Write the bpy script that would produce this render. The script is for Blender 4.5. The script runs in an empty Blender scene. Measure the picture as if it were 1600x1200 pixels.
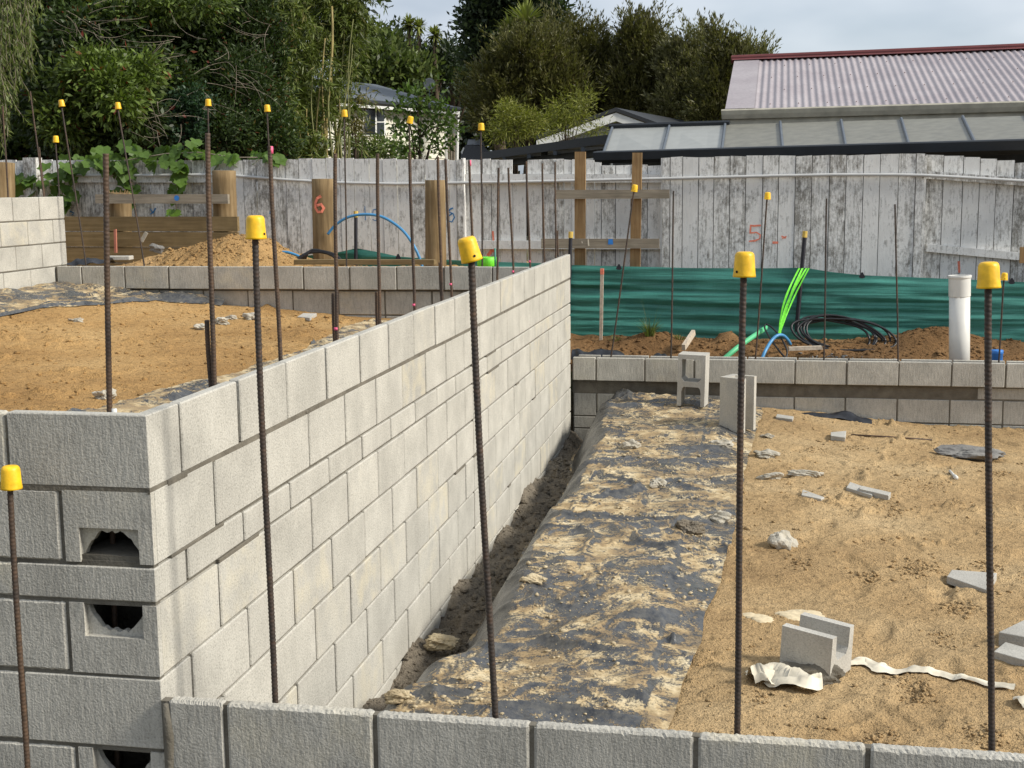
import bpy, math, random
import numpy as np
from mathutils import Vector, Matrix

random.seed(7)
RNG = np.random.RandomState(11)
scene = bpy.context.scene
COL = scene.collection
R = math.radians

# ------------------------------------------------------------------ camera
CAM = np.array([1.5083, -2.9938, 0.5642])
FPX = 2031.6                       # focal length for a 1600 px wide picture
YAW, PITCH, ROLL = 0.1882, 0.1520, -0.0107
_cy, _sy, _cp, _sp, _cr, _sr = math.cos(YAW), math.sin(YAW), math.cos(PITCH), math.sin(PITCH), math.cos(ROLL), math.sin(ROLL)
FW = np.array([-_sy * _cp, _cy * _cp, -_sp])
_r = np.array([_cy, _sy, 0.0])
_u = np.cross(_r, FW)
RT = _cr * _r + _sr * _u
UP = -_sr * _r + _cr * _u
cam_data = bpy.data.cameras.new('camera')
cam_data.sensor_width = 36.0
cam_data.lens = FPX / 1600 * 36
cam_data.clip_start = 0.05
cam_data.clip_end = 2000
cam = bpy.data.objects.new('camera', cam_data)
COL.objects.link(cam)
m3 = Matrix(((RT[0], UP[0], -FW[0]), (RT[1], UP[1], -FW[1]), (RT[2], UP[2], -FW[2])))
cam.matrix_world = Matrix.Translation(Vector(CAM)) @ m3.to_4x4()
scene.camera = cam

# ------------------------------------------------------------------ sky, sun, exposure
SUN_EL, SUN_AZ = R(35), R(97)      # azimuth clockwise from +Y: the sun stands to the right
world = bpy.data.worlds.new('World')
scene.world = world
world.use_nodes = True
wn, wl = world.node_tree.nodes, world.node_tree.links
wn.clear()
w_out = wn.new('ShaderNodeOutputWorld')
w_bg = wn.new('ShaderNodeBackground')
w_sky = wn.new('ShaderNodeTexSky')
w_sky.sky_type = 'NISHITA'
w_sky.sun_disc = False
w_sky.sun_elevation = SUN_EL
w_sky.sun_rotation = SUN_AZ
w_sky.air_density = 1.0
w_sky.dust_density = 1.5
w_scale = wn.new('ShaderNodeMix'); w_scale.data_type = 'RGBA'; w_scale.blend_type = 'MULTIPLY'
w_scale.inputs[0].default_value = 1.0
w_mix = wn.new('ShaderNodeMix'); w_mix.data_type = 'RGBA'
w_tc = wn.new('ShaderNodeTexCoord')
w_map = wn.new('ShaderNodeMapping'); w_map.inputs['Scale'].default_value = (1.0, 1.0, 2.6)
w_n1 = wn.new('ShaderNodeTexNoise'); w_n1.inputs['Scale'].default_value = 2.3; w_n1.inputs['Detail'].default_value = 3
w_n2 = wn.new('ShaderNodeTexNoise'); w_n2.inputs['Scale'].default_value = 4.6; w_n2.inputs['Detail'].default_value = 4
w_rmp = wn.new('ShaderNodeValToRGB')
w_rmp.color_ramp.elements[0].position = 0.18; w_rmp.color_ramp.elements[0].color = (0.45, 0.45, 0.45, 1)
w_rmp.color_ramp.elements[1].position = 0.62; w_rmp.color_ramp.elements[1].color = (1, 1, 1, 1)
w_cl = wn.new('ShaderNodeValToRGB')
w_cl.color_ramp.elements[0].position = 0.30; w_cl.color_ramp.elements[0].color = (0.315, 0.370, 0.445, 1)
w_cl.color_ramp.elements[1].position = 0.72; w_cl.color_ramp.elements[1].color = (0.60, 0.635, 0.68, 1)
wl.new(w_tc.outputs['Generated'], w_map.inputs['Vector'])
wl.new(w_map.outputs[0], w_n1.inputs['Vector']); wl.new(w_map.outputs[0], w_n2.inputs['Vector'])
wl.new(w_n1.outputs['Fac'], w_rmp.inputs['Fac']); wl.new(w_n2.outputs['Fac'], w_cl.inputs['Fac'])
wl.new(w_sky.outputs['Color'], w_scale.inputs[6]); w_scale.inputs[7].default_value = (0.10, 0.10, 0.10, 1)
wl.new(w_rmp.outputs['Color'], w_mix.inputs[0])
wl.new(w_scale.outputs[2], w_mix.inputs[6]); wl.new(w_cl.outputs['Color'], w_mix.inputs[7])
wl.new(w_mix.outputs[2], w_bg.inputs['Color']); w_bg.inputs['Strength'].default_value = 1.0
wl.new(w_bg.outputs[0], w_out.inputs['Surface'])

sun_data = bpy.data.lights.new('sun', 'SUN')
sun_data.energy = 3.2
sun_data.angle = R(9)
sun_data.color = (1.0, 0.95, 0.85)
sun = bpy.data.objects.new('sun', sun_data)
COL.objects.link(sun)
_sd = Vector((math.sin(SUN_AZ) * math.cos(SUN_EL), math.cos(SUN_AZ) * math.cos(SUN_EL), math.sin(SUN_EL)))
sun.rotation_euler = _sd.to_track_quat('Z', 'Y').to_euler()

vs = scene.view_settings
scene.display_settings.display_device = 'sRGB'
vs.view_transform = 'Standard'; vs.look = 'None'; vs.gamma = 1; vs.use_curve_mapping = False
vs.exposure = 0.55
scene.cycles.max_bounces = 4
scene.cycles.diffuse_bounces = 3
scene.cycles.glossy_bounces = 2
scene.cycles.transmission_bounces = 3
scene.cycles.caustics_reflective = False
scene.cycles.caustics_refractive = False

# ------------------------------------------------------------------ helpers
def ray(x, y): return FW + RT * (x - 800) / FPX - UP * (y - 600) / FPX
def aY(x, y, Y): d = ray(x, y); return Vector(CAM + d * (Y - CAM[1]) / d[1])
def aZ(x, y, Z): d = ray(x, y); return Vector(CAM + d * (Z - CAM[2]) / d[2])
def aX(x, y, X): d = ray(x, y); return Vector(CAM + d * (X - CAM[0]) / d[0])
def aD(x, y, D): return Vector(CAM + ray(x, y) * D)
def depth(p): return float(np.dot(np.array(p) - CAM, FW))

def ss(t):
    t = np.clip(t, 0, 1); return t * t * (3 - 2 * t)

_tabs = {}
def vnoise(x, y, seed=0):
    if seed not in _tabs: _tabs[seed] = np.random.RandomState(seed + 100).rand(256, 256)
    T = _tabs[seed]
    xi = np.floor(x).astype(int); yi = np.floor(y).astype(int)
    fx = x - xi; fy = y - yi
    fx = fx * fx * (3 - 2 * fx); fy = fy * fy * (3 - 2 * fy)
    x0 = xi & 255; x1 = (xi + 1) & 255; y0 = yi & 255; y1 = (yi + 1) & 255
    return (T[x0, y0] * (1 - fx) + T[x1, y0] * fx) * (1 - fy) + (T[x0, y1] * (1 - fx) + T[x1, y1] * fx) * fy - 0.5
def fbm(x, y, seed=0, octv=4, gain=0.5):
    s = 0; a = 1
    for i in range(octv):
        s = s + a * vnoise(x, y, seed + i); x = x * 2.03 + 5.1; y = y * 2.03 + 1.7; a *= gain
    return s

def link(o, parent=None):
    COL.objects.link(o)
    if parent is not None: o.parent = parent
    return o
def tag(o, label=None, cat=None, group=None, kind=None):
    if label: o['label'] = label
    if cat: o['category'] = cat
    if group: o['group'] = group
    if kind: o['kind'] = kind
    return o
def empty(name, loc=(0, 0, 0), label=None, cat=None, group=None, rz=0):
    o = bpy.data.objects.new(name, None); o.location = loc; o.rotation_euler[2] = rz
    o.empty_display_size = 0.1
    link(o); return tag(o, label, cat, group)

class MB:
    def __init__(s): s.v = []; s.f = []
    def add(s, V, F):
        o = len(s.v); s.v += [tuple(p) for p in V]; s.f += [tuple(i + o for i in q) for q in F]; return s
    def box(s, x0, x1, y0, y1, z0, z1, M=None):
        V = [(x, y, z) for z in (z0, z1) for y in (y0, y1) for x in (x0, x1)]
        if M is not None: V = [M @ Vector(p) for p in V]
        return s.add(V, [(0, 2, 3, 1), (4, 5, 7, 6), (0, 1, 5, 4), (2, 6, 7, 3), (0, 4, 6, 2), (1, 3, 7, 5)])
    def cbox(s, x0, x1, y0, y1, z0, z1, c=0.004, M=None):
        """box with chamfered edges"""
        V = []; idx = {}
        cx = (x0, x1); cy = (y0, y1); cz = (z0, z1)
        for i in (0, 1):
            for j in (0, 1):
                for k in (0, 1):
                    sx, sy, sz = (1 - 2 * i) * c, (1 - 2 * j) * c, (1 - 2 * k) * c
                    for a in range(3):
                        p = [cx[i] + sx, cy[j] + sy, cz[k] + sz]; p[a] = (cx[i], cy[j], cz[k])[a]
                        idx[(i, j, k, a)] = len(V); V.append(p)
        F = []
        for a in range(3):
            for sgn in (0, 1):
                o = [b for b in range(3) if b != a]
                q = []
                for (p_, r_) in ((0, 0), (1, 0), (1, 1), (0, 1)):
                    t = [0, 0, 0]; t[a] = sgn; t[o[0]] = p_; t[o[1]] = r_; q.append(idx[(*t, a)])
                flip = (sgn == 0) ^ (a == 1)
                F.append(tuple(q[::-1]) if flip else tuple(q))
        for a in range(3):            # edges along axis a
            o = [b for b in range(3) if b != a]
            for p_ in (0, 1):
                for r_ in (0, 1):
                    t0 = [0, 0, 0]; t0[o[0]] = p_; t0[o[1]] = r_; t1 = list(t0); t1[a] = 1
                    F.append((idx[(*t0, o[0])], idx[(*t1, o[0])], idx[(*t1, o[1])], idx[(*t0, o[1])]))
        for i in (0, 1):
            for j in (0, 1):
                for k in (0, 1): F.append((idx[(i, j, k, 0)], idx[(i, j, k, 1)], idx[(i, j, k, 2)]))
        if M is not None: V = [M @ Vector(p) for p in V]
        return s.add(V, F)
    def tube(s, pts, rad, n=8, cap=True):
        pts = [Vector(p) for p in pts]
        rads = rad if isinstance(rad, (list, tuple)) else [rad] * len(pts)
        V = []; F = []
        t = (pts[1] - pts[0]).normalized()
        a = t.orthogonal().normalized()
        for i, p in enumerate(pts):
            if i == 0: t = pts[1] - pts[0]
            elif i == len(pts) - 1: t = pts[-1] - pts[-2]
            else: t = pts[i + 1] - pts[i - 1]
            t = t.normalized() if t.length > 1e-9 else Vector((0, 0, 1))
            a = (a - t * a.dot(t)); a = a.normalized() if a.length > 1e-6 else t.orthogonal().normalized()
            b = t.cross(a)
            for k in range(n):
                th = 2 * math.pi * k / n
                V.append(p + (a * math.cos(th) + b * math.sin(th)) * rads[i])
        for i in range(len(pts) - 1):
            for k in range(n):
                k2 = (k + 1) % n
                F.append((i * n + k, i * n + k2, (i + 1) * n + k2, (i + 1) * n + k))
        if cap:
            F.append(tuple(range(n))[::-1]); F.append(tuple((len(pts) - 1) * n + k for k in range(n)))
        return s.add(V, F)
    def lathe(s, prof, n=20, M=None):
        V = []; F = []
        for (r, z) in prof:
            for k in range(n):
                th = 2 * math.pi * k / n; V.append(Vector((r * math.cos(th), r * math.sin(th), z)))
        for i in range(len(prof) - 1):
            for k in range(n):
                k2 = (k + 1) % n; F.append((i * n + k, i * n + k2, (i + 1) * n + k2, (i + 1) * n + k))
        if M is not None: V = [M @ p for p in V]
        return s.add(V, F)
    def mesh(s, name, mat, smooth=False, fix=True):
        me = bpy.data.meshes.new(name); me.from_pydata([tuple(p) for p in s.v], [], s.f)
        if fix:
            import bmesh
            bm = bmesh.new(); bm.from_mesh(me); bmesh.ops.recalc_face_normals(bm, faces=bm.faces); bm.to_mesh(me); bm.free()
        if mat: me.materials.append(mat)
        if smooth: me.polygons.foreach_set('use_smooth', [True] * len(me.polygons))
        me.update(); return me
    def build(s, name, mat, parent=None, smooth=False, fix=True):
        return link(bpy.data.objects.new(name, s.mesh(name, mat, smooth, fix)), parent)

def fast(name, V, Q, mat, parent=None, smooth=False):
    """V (n,3), Q (m,4) quads"""
    me = bpy.data.meshes.new(name)
    V = np.asarray(V, dtype=np.float32); Q = np.asarray(Q, dtype=np.int32)
    k = Q.shape[1]
    me.vertices.add(len(V)); me.vertices.foreach_set('co', V.ravel())
    me.loops.add(Q.size); me.loops.foreach_set('vertex_index', Q.ravel())
    me.polygons.add(len(Q))
    me.polygons.foreach_set('loop_start', np.arange(0, Q.size, k, dtype=np.int32))
    if smooth: me.polygons.foreach_set('use_smooth', np.ones(len(Q), dtype=bool))
    me.update(calc_edges=True); me.validate()
    if mat: me.materials.append(mat)
    return link(bpy.data.objects.new(name, me), parent)
def gridmesh(name, X, Y, Z, mat, parent=None, smooth=True, flip=False):
    nx, ny = X.shape
    V = np.stack([X, Y, Z], -1).reshape(-1, 3)
    i = np.arange(nx - 1)[:, None] * ny + np.arange(ny - 1)[None, :]
    Q = np.stack([i, i + ny, i + ny + 1, i + 1], -1).reshape(-1, 4)
    if flip: Q = Q[:, ::-1]
    return fast(name, V, Q, mat, parent, smooth)

# ------------------------------------------------------------------ materials
def newmat(name):
    m = bpy.data.materials.new(name); m.use_nodes = True
    return m, m.node_tree.nodes, m.node_tree.links, m.node_tree.nodes['Principled BSDF']
def ramp(n, stops):
    r = n.new('ShaderNodeValToRGB'); e = r.color_ramp.elements
    while len(e) < len(stops): e.new(0.5)
    for k, (p, c) in enumerate(stops):
        e[k].position = p; e[k].color = (*c, 1) if len(c) == 3 else c
    return r
def g(v): return (v, v, v)
def noise(n, l, vec, scale, detail=4, rough=0.55, sc=None):
    if sc:
        mp = n.new('ShaderNodeMapping'); mp.inputs['Scale'].default_value = sc
        l.new(vec, mp.inputs['Vector']); vec = mp.outputs[0]
    t = n.new('ShaderNodeTexNoise'); t.inputs['Scale'].default_value = scale
    t.inputs['Detail'].default_value = detail; t.inputs['Roughness'].default_value = rough
    l.new(vec, t.inputs['Vector']); return t.outputs['Fac']
def mixc(n, l, fac, a, b, mode='MIX'):
    x = n.new('ShaderNodeMix'); x.data_type = 'RGBA'; x.blend_type = mode
    for sock, val in ((x.inputs[0], fac), (x.inputs[6], a), (x.inputs[7], b)):
        if hasattr(val, 'links'): l.new(val, sock)
        elif isinstance(val, (int, float)): sock.default_value = val
        else: sock.default_value = (*val, 1)
    return x.outputs[2]
def math_(n, l, op, a, b=None, clamp=False):
    x = n.new('ShaderNodeMath'); x.operation = op; x.use_clamp = clamp
    for sock, val in ((x.inputs[0], a), (x.inputs[1], b)):
        if val is None: continue
        if hasattr(val, 'links'): l.new(val, sock)
        else: sock.default_value = val
    return x.outputs[0]
def bump(n, l, bsdf, h, strength=0.5, dist=0.01, prev=None):
    b = n.new('ShaderNodeBump'); b.inputs['Strength'].default_value = strength; b.inputs['Distance'].default_value = dist
    l.new(h, b.inputs['Height'])
    if prev: l.new(prev, b.inputs['Normal'])
    if bsdf: l.new(b.outputs[0], bsdf.inputs['Normal'])
    return b.outputs[0]
def geo_pos(n): return n.new('ShaderNodeNewGeometry').outputs['Position']
def obj_co(n): return n.new('ShaderNodeTexCoord').outputs['Object']
def obj_rand(n): return n.new('ShaderNodeObjectInfo').outputs['Random']

def plain(name, col, rough=0.6, metal=0, nscale=20, namp=0.15, spec=0.4, bmp=0.0, space='obj', rv=0.0):
    m, n, l, b = newmat(name)
    co = obj_co(n) if space == 'obj' else geo_pos(n)
    f = noise(n, l, co, nscale, 2)
    lo = tuple(c * (1 - namp) for c in col); hi = tuple(min(1, c * (1 + namp)) for c in col)
    r = ramp(n, [(0.3, lo), (0.7, hi)]); l.new(f, r.inputs[0])
    c = r.outputs[0]
    if rv:
        rr = ramp(n, [(0, g(1 - rv)), (1, g(1 + rv))]); l.new(obj_rand(n), rr.inputs[0])
        c = mixc(n, l, 1.0, c, rr.outputs[0], 'MULTIPLY')
    l.new(c, b.inputs['Base Color'])
    b.inputs['Roughness'].default_value = rough; b.inputs['Metallic'].default_value = metal
    b.inputs['Specular IOR Level'].default_value = spec
    if bmp: bump(n, l, b, f, bmp, 0.01)
    return m

def concrete(name, base, warm=0.3, striae=0.5, speck=0.5, dark=0.0):
    m, n, l, b = newmat(name)
    co = geo_pos(n)
    big = noise(n, l, co, 4.5, 4)
    fine = noise(n, l, co, 150, 2, 0.7)
    st = noise(n, l, co, 85, 2, 0.6, (1, 1, 0.20))
    lo = tuple(c * 0.86 for c in base); hi = tuple(c * 1.12 for c in base)
    r1 = ramp(n, [(0.32, lo), (0.68, hi)]); l.new(big, r1.inputs[0])
    r2 = ramp(n, [(0.30, g(1 - 0.42 * speck)), (0.48, g(1.0)), (0.72, g(1 + 0.16 * speck))]); l.new(fine, r2.inputs[0])
    c = mixc(n, l, 1.0, r1.outputs[0], r2.outputs[0], 'MULTIPLY')
    r3 = ramp(n, [(0.36, g(1 - 0.17 * striae)), (0.58, g(1.0))]); l.new(st, r3.inputs[0])
    c = mixc(n, l, 1.0, c, r3.outputs[0], 'MULTIPLY')
    # every block has its own shade, and a few carry a yellowish bloom
    ra = obj_rand(n)
    rr = ramp(n, [(0, g(0.93)), (0.5, g(1.0)), (1, g(1.03))]); l.new(ra, rr.inputs[0])
    c = mixc(n, l, 1.0, c, rr.outputs[0], 'MULTIPLY')
    wn_ = n.new('ShaderNodeTexWhiteNoise'); wn_.noise_dimensions = '1D'; l.new(ra, wn_.inputs['W'])
    sel = ramp(n, [(0.72, g(0)), (0.97, g(warm))]); l.new(wn_.outputs['Value'], sel.inputs[0])
    pt = noise(n, l, co, 9, 3); pr = ramp(n, [(0.42, g(0)), (0.62, g(1))]); l.new(pt, pr.inputs[0])
    fac = math_(n, l, 'MULTIPLY', sel.outputs[0], pr.outputs[0])
    c = mixc(n, l, fac, c, (base[0] * 1.25, base[1] * 1.12, base[2] * 0.78))
    # small dark pits
    pv = n.new('ShaderNodeTexVoronoi'); pv.inputs['Scale'].default_value = 22; l.new(co, pv.inputs['Vector'])
    pit = ramp(n, [(0.025, g(0.45)), (0.05, g(1))]); l.new(pv.outputs['Distance'], pit.inputs[0])
    c = mixc(n, l, 1.0, c, pit.outputs[0], 'MULTIPLY')
    l.new(c, b.inputs['Base Color'])
    b.inputs['Roughness'].default_value = 0.92; b.inputs['Specular IOR Level'].default_value = 0.2
    n1 = bump(n, l, None, fine, 0.6, 0.004)
    bump(n, l, b, st, 0.62 * striae, 0.005, n1)
    return m

M_BLOCK = concrete('concrete_block', (0.468, 0.448, 0.397), 0.30, 0.4, 0.75)
M_BLOCK_SHADE = concrete('concrete_block_shade', (0.475, 0.452, 0.398), 0.25, 0.85, 0.6)  # same block concrete, its tone set for the faces in shade
M_SLAB = concrete('concrete_offcut', (0.46, 0.44, 0.395), 0.1, 0.3, 0.55)
def mk_mortar(name, a, b_):
    m, n, l, b = newmat(name); co = geo_pos(n)
    f = noise(n, l, co, 12, 5); r = ramp(n, [(0.3, a), (0.7, b_)]); l.new(f, r.inputs[0])
    l.new(r.outputs[0], b.inputs['Base Color']); b.inputs['Roughness'].default_value = 0.85
    f2 = noise(n, l, co, 90, 4); bump(n, l, b, f2, 0.7, 0.006)
    return m
M_MORTAR = mk_mortar('mortar', (0.09, 0.08, 0.062), (0.17, 0.155, 0.125))
M_MORTARD = mk_mortar('damp_mortar', (0.105, 0.092, 0.07), (0.185, 0.165, 0.13))

def mk_sand(name, a, b_, c_, dscale=1.0):
    m, n, l, b = newmat(name); co = geo_pos(n)
    f1 = noise(n, l, co, 1.3, 5); r = ramp(n, [(0.28, a), (0.5, b_), (0.74, c_)]); l.new(f1, r.inputs[0])
    f0 = noise(n, l, co, 0.55, 3); r0 = ramp(n, [(0.36, (0.86, 0.84, 0.82)), (0.62, (1.06, 1.06, 1.06))]); l.new(f0, r0.inputs[0])
    f2 = noise(n, l, co, 24 * dscale, 4, 0.7); r2 = ramp(n, [(0.28, g(0.58)), (0.46, g(0.98)), (0.75, g(1.18))]); l.new(f2, r2.inputs[0])
    c = mixc(n, l, 1.0, r.outputs[0], r2.outputs[0], 'MULTIPLY')
    c = mixc(n, l, 1.0, c, r0.outputs[0], 'MULTIPLY')
    f3 = noise(n, l, co, 120 * dscale, 2, 0.7); r3 = ramp(n, [(0.3, g(0.56)), (0.46, g(1.0)), (0.8, g(1.22))]); l.new(f3, r3.inputs[0])
    c = mixc(n, l, 1.0, c, r3.outputs[0], 'MULTIPLY')
    l.new(c, b.inputs['Base Color']); b.inputs['Roughness'].default_value = 0.95; b.inputs['Specular IOR Level'].default_value = 0.15
    n1 = bump(n, l, None, f2, 0.85, 0.03); bump(n, l, b, f3, 0.8, 0.012, n1)
    return m
M_SAND = mk_sand('sand', (0.33, 0.218, 0.108), (0.435, 0.300, 0.153), (0.505, 0.372, 0.208))
M_SANDO = mk_sand('orange_sand', (0.34, 0.200, 0.078), (0.44, 0.268, 0.108), (0.50, 0.330, 0.150))
M_MUD = mk_sand('grey_mud', (0.15, 0.128, 0.098), (0.22, 0.19, 0.148), (0.29, 0.25, 0.19))
M_SOIL = mk_sand('clay_soil', (0.12, 0.072, 0.035), (0.22, 0.125, 0.055), (0.30, 0.185, 0.09))
M_PILE = mk_sand('sand_heap', (0.36, 0.22, 0.095), (0.46, 0.29, 0.125), (0.52, 0.34, 0.165))
M_DIRT = mk_sand('ground_dirt', (0.12, 0.09, 0.055), (0.16, 0.13, 0.08), (0.10, 0.12, 0.05))

def mk_plastic(name, cover):
    m, n, l, b = newmat(name); co = geo_pos(n)
    base = noise(n, l, co, 7, 4); rb = ramp(n, [(0.3, (0.022, 0.025, 0.031)), (0.7, (0.060, 0.066, 0.078))]); l.new(base, rb.inputs[0])
    w = n.new('ShaderNodeVectorMath'); w.operation = 'MULTIPLY_ADD'
    wn2 = n.new('ShaderNodeTexNoise'); wn2.inputs['Scale'].default_value = 3.0; l.new(co, wn2.inputs['Vector'])
    w.inputs[1].default_value = (0.35, 0.35, 0.35); l.new(wn2.outputs['Color'], w.inputs[0]); l.new(co, w.inputs[2])
    big = noise(n, l, w.outputs[0], 2.7, 4, 0.6)
    mid = noise(n, l, w.outputs[0], 15, 6, 0.75, (1.1, 0.95, 1))
    fine = noise(n, l, co, 90, 4, 0.7)
    s = math_(n, l, 'ADD', math_(n, l, 'MULTIPLY', big, 0.85), math_(n, l, 'MULTIPLY', mid, 1.0))
    s = math_(n, l, 'ADD', s, math_(n, l, 'MULTIPLY', fine, 0.50))
    # sand gathers where the sheet lies flat
    nz = n.new('ShaderNodeSeparateXYZ'); l.new(n.new('ShaderNodeNewGeometry').outputs['Normal'], nz.inputs[0])
    flat = ramp(n, [(0.80, g(0)), (0.995, g(1))]); l.new(nz.outputs['Z'], flat.inputs[0])
    s = math_(n, l, 'ADD', s, math_(n, l, 'MULTIPLY', flat.outputs[0], 0.42))
    mask = ramp(n, [(0.0, g(0)), (0.5, g(0)), (0.56, g(1)), (1.0, g(1))])
    sc = math_(n, l, 'ADD', math_(n, l, 'MULTIPLY', s, 0.5), cover)
    l.new(sc, mask.inputs[0])
    cn = noise(n, l, co, 6, 5, 0.65); cr = ramp(n, [(0.30, (0.21, 0.165, 0.11)), (0.46, (0.33, 0.235, 0.125)), (0.54, (0.50, 0.385, 0.22)), (0.72, (0.68, 0.585, 0.40))]); l.new(cn, cr.inputs[0])
    gr = ramp(n, [(0.3, g(0.6)), (0.5, g(1.0)), (0.8, g(1.2))]); l.new(fine, gr.inputs[0])
    sandc = mixc(n, l, 1.0, cr.outputs[0], gr.outputs[0], 'MULTIPLY')
    # a grey film of dust over the bare plastic
    du = noise(n, l, co, 30, 5, 0.7); dm = ramp(n, [(0.36, g(0.0)), (0.66, g(0.42))]); l.new(du, dm.inputs[0])
    pc = mixc(n, l, dm.outputs[0], rb.outputs[0], (0.215, 0.20, 0.165))
    c = mixc(n, l, mask.outputs[0], pc, sandc)
    l.new(c, b.inputs['Base Color'])
    ro = ramp(n, [(0, g(0.24)), (1, g(0.95))]); l.new(mask.outputs[0], ro.inputs[0]); l.new(ro.outputs[0], b.inputs['Roughness'])
    b.inputs['Specular IOR Level'].default_value = 0.45
    n1 = bump(n, l, None, mask.outputs[0], 0.5, 0.008)
    n2 = bump(n, l, None, fine, 0.5, 0.004, n1)
    wr = noise(n, l, w.outputs[0], 16, 3, 0.5, (0.6, 1.4, 1)); bump(n, l, b, wr, 0.4, 0.010, n2)
    return m
M_POLY = mk_plastic('sanded_polythene', -0.252)
M_POLY2 = mk_plastic('sanded_polythene_upper', -0.250)
M_POLYB = plain('black_polythene', (0.022, 0.024, 0.03), 0.4, 0, 14, 0.5, 0.5, 0.3)

def mk_rebar(name, rust):
    m, n, l, b = newmat(name); co = geo_pos(n)
    f = noise(n, l, co, 55, 5, 0.7)
    f2 = noise(n, l, co, 5, 3)
    r = ramp(n, [(0.3, (0.030, 0.025, 0.022)), (0.55, (0.058, 0.044, 0.036)), (0.78, (0.13, 0.065, 0.035))]); l.new(f, r.inputs[0])
    r2 = ramp(n, [(0.3, (0.055, 0.038, 0.028)), (0.7, (0.145, 0.085, 0.048))]); l.new(f, r2.inputs[0])
    k = ramp(n, [(0.40 - rust * .3, g(0)), (0.72 - rust * .3, g(1))]); l.new(f2, k.inputs[0])
    c = mixc(n, l, k.outputs[0], r.outputs[0], r2.outputs[0])
    l.new(c, b.inputs['Base Color']); b.inputs['Roughness'].default_value = 0.65; b.inputs['Metallic'].default_value = 0.25
    bump(n, l, b, f, 0.3, 0.003)
    return m
M_BAR = mk_rebar('dark_rebar', -0.25)
M_BARR = mk_rebar('rusty_rebar', 0.45)
M_CAP = plain('yellow_cap_plastic', (0.84, 0.49, 0.014), 0.45, 0, 45, 0.16, 0.45, 0.12, 'geo', 0.08)
M_HOLE = plain('dark_hole', (0.03, 0.015, 0.01), 0.9)

def mk_paint_wood():
    m, n, l, b = newmat('weathered_white_paint'); oc = obj_co(n); ra = obj_rand(n)
    off = n.new('ShaderNodeCombineXYZ'); sc = math_(n, l, 'MULTIPLY', ra, 37.0)
    l.new(sc, off.inputs[0]); l.new(sc, off.inputs[2])
    va = n.new('ShaderNodeVectorMath'); va.operation = 'ADD'; l.new(oc, va.inputs[0]); l.new(off.outputs[0], va.inputs[1]); co = va.outputs[0]
    gr = noise(n, l, co, 48, 6, 0.7, (1.4, 1, 0.10))
    pat = noise(n, l, co, 6.5, 4, 0.7, (1.3, 1, 0.75))
    mid = noise(n, l, co, 55, 3, 0.75, (1, 1, 0.55))
    s = math_(n, l, 'ADD', math_(n, l, 'MULTIPLY', gr, 0.80), math_(n, l, 'MULTIPLY', pat, 0.90))
    s = math_(n, l, 'ADD', s, math_(n, l, 'MULTIPLY', mid, 0.70))
    rr = ramp(n, [(0, g(-0.10)), (1, g(0.10))]);
    s = math_(n, l, 'ADD', s, math_(n, l, 'MULTIPLY', math_(n, l, 'SUBTRACT', ra, 0.5), 0.26))
    mask = ramp(n, [(0.0, g(0)), (1.14 / 2.3, g(0)), (1.46 / 2.3, g(0.95))]); l.new(math_(n, l, 'MULTIPLY', s, 1 / 2.3), mask.inputs[0])
    wood = ramp(n, [(0.3, (0.075, 0.07, 0.06)), (0.7, (0.28, 0.265, 0.235))]); l.new(gr, wood.inputs[0])
    paint = ramp(n, [(0.3, (0.72, 0.71, 0.68)), (0.7, (0.86, 0.855, 0.83))]); l.new(pat, paint.inputs[0])
    c = mixc(n, l, mask.outputs[0], paint.outputs[0], wood.outputs[0])
    gv = ramp(n, [(0, g(0.90)), (1, g(1.02))]); l.new(ra, gv.inputs[0]); c = mixc(n, l, 1.0, c, gv.outputs[0], 'MULTIPLY')
    l.new(c, b.inputs['Base Color']); b.inputs['Roughness'].default_value = 0.85; b.inputs['Specular IOR Level'].default_value = 0.2
    bump(n, l, b, s, 0.4, 0.005)
    return m
M_FENCE = mk_paint_wood()
def mk_timber(name, a, b_, c_, sc=(0.06, 1, 1), rings=60):
    m, n, l, b = newmat(name); oc = obj_co(n); ra = obj_rand(n)
    va = n.new('ShaderNodeVectorMath'); va.operation = 'ADD'; l.new(oc, va.inputs[0])
    cx = n.new('ShaderNodeCombineXYZ'); l.new(math_(n, l, 'MULTIPLY', ra, 31.0), cx.inputs[1]); l.new(cx.outputs[0], va.inputs[1])
    gr = noise(n, l, va.outputs[0], rings, 5, 0.65, sc); pat = noise(n, l, va.outputs[0], 5, 4)
    r = ramp(n, [(0.3, a), (0.5, b_), (0.72, c_)]); l.new(gr, r.inputs[0])
    rp = ramp(n, [(0.3, g(0.78)), (0.7, g(1.1))]); l.new(pat, rp.inputs[0])
    c = mixc(n, l, 1.0, r.outputs[0], rp.outputs[0], 'MULTIPLY')
    l.new(c, b.inputs['Base Color']); b.inputs['Roughness'].default_value = 0.8; b.inputs['Specular IOR Level'].default_value = 0.2
    bump(n, l, b, gr, 0.3, 0.004)
    return m
M_POST = mk_timber('treated_pole', (0.12, 0.080, 0.038), (0.225, 0.155, 0.078), (0.32, 0.235, 0.13), (1, 1, 0.05), 34)
M_LAG = mk_timber('treated_board', (0.15, 0.105, 0.05), (0.215, 0.155, 0.075), (0.28, 0.205, 0.11), (0.05, 1, 1), 40)
M_PINE = mk_timber('brown_stake_timber', (0.22, 0.13, 0.06), (0.30, 0.19, 0.09), (0.37, 0.25, 0.13), (1, 1, 0.05))
M_GREYW = mk_timber('grey_rail_timber', (0.19, 0.16, 0.12), (0.29, 0.25, 0.19), (0.38, 0.33, 0.26), (0.05, 1, 1))

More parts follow.
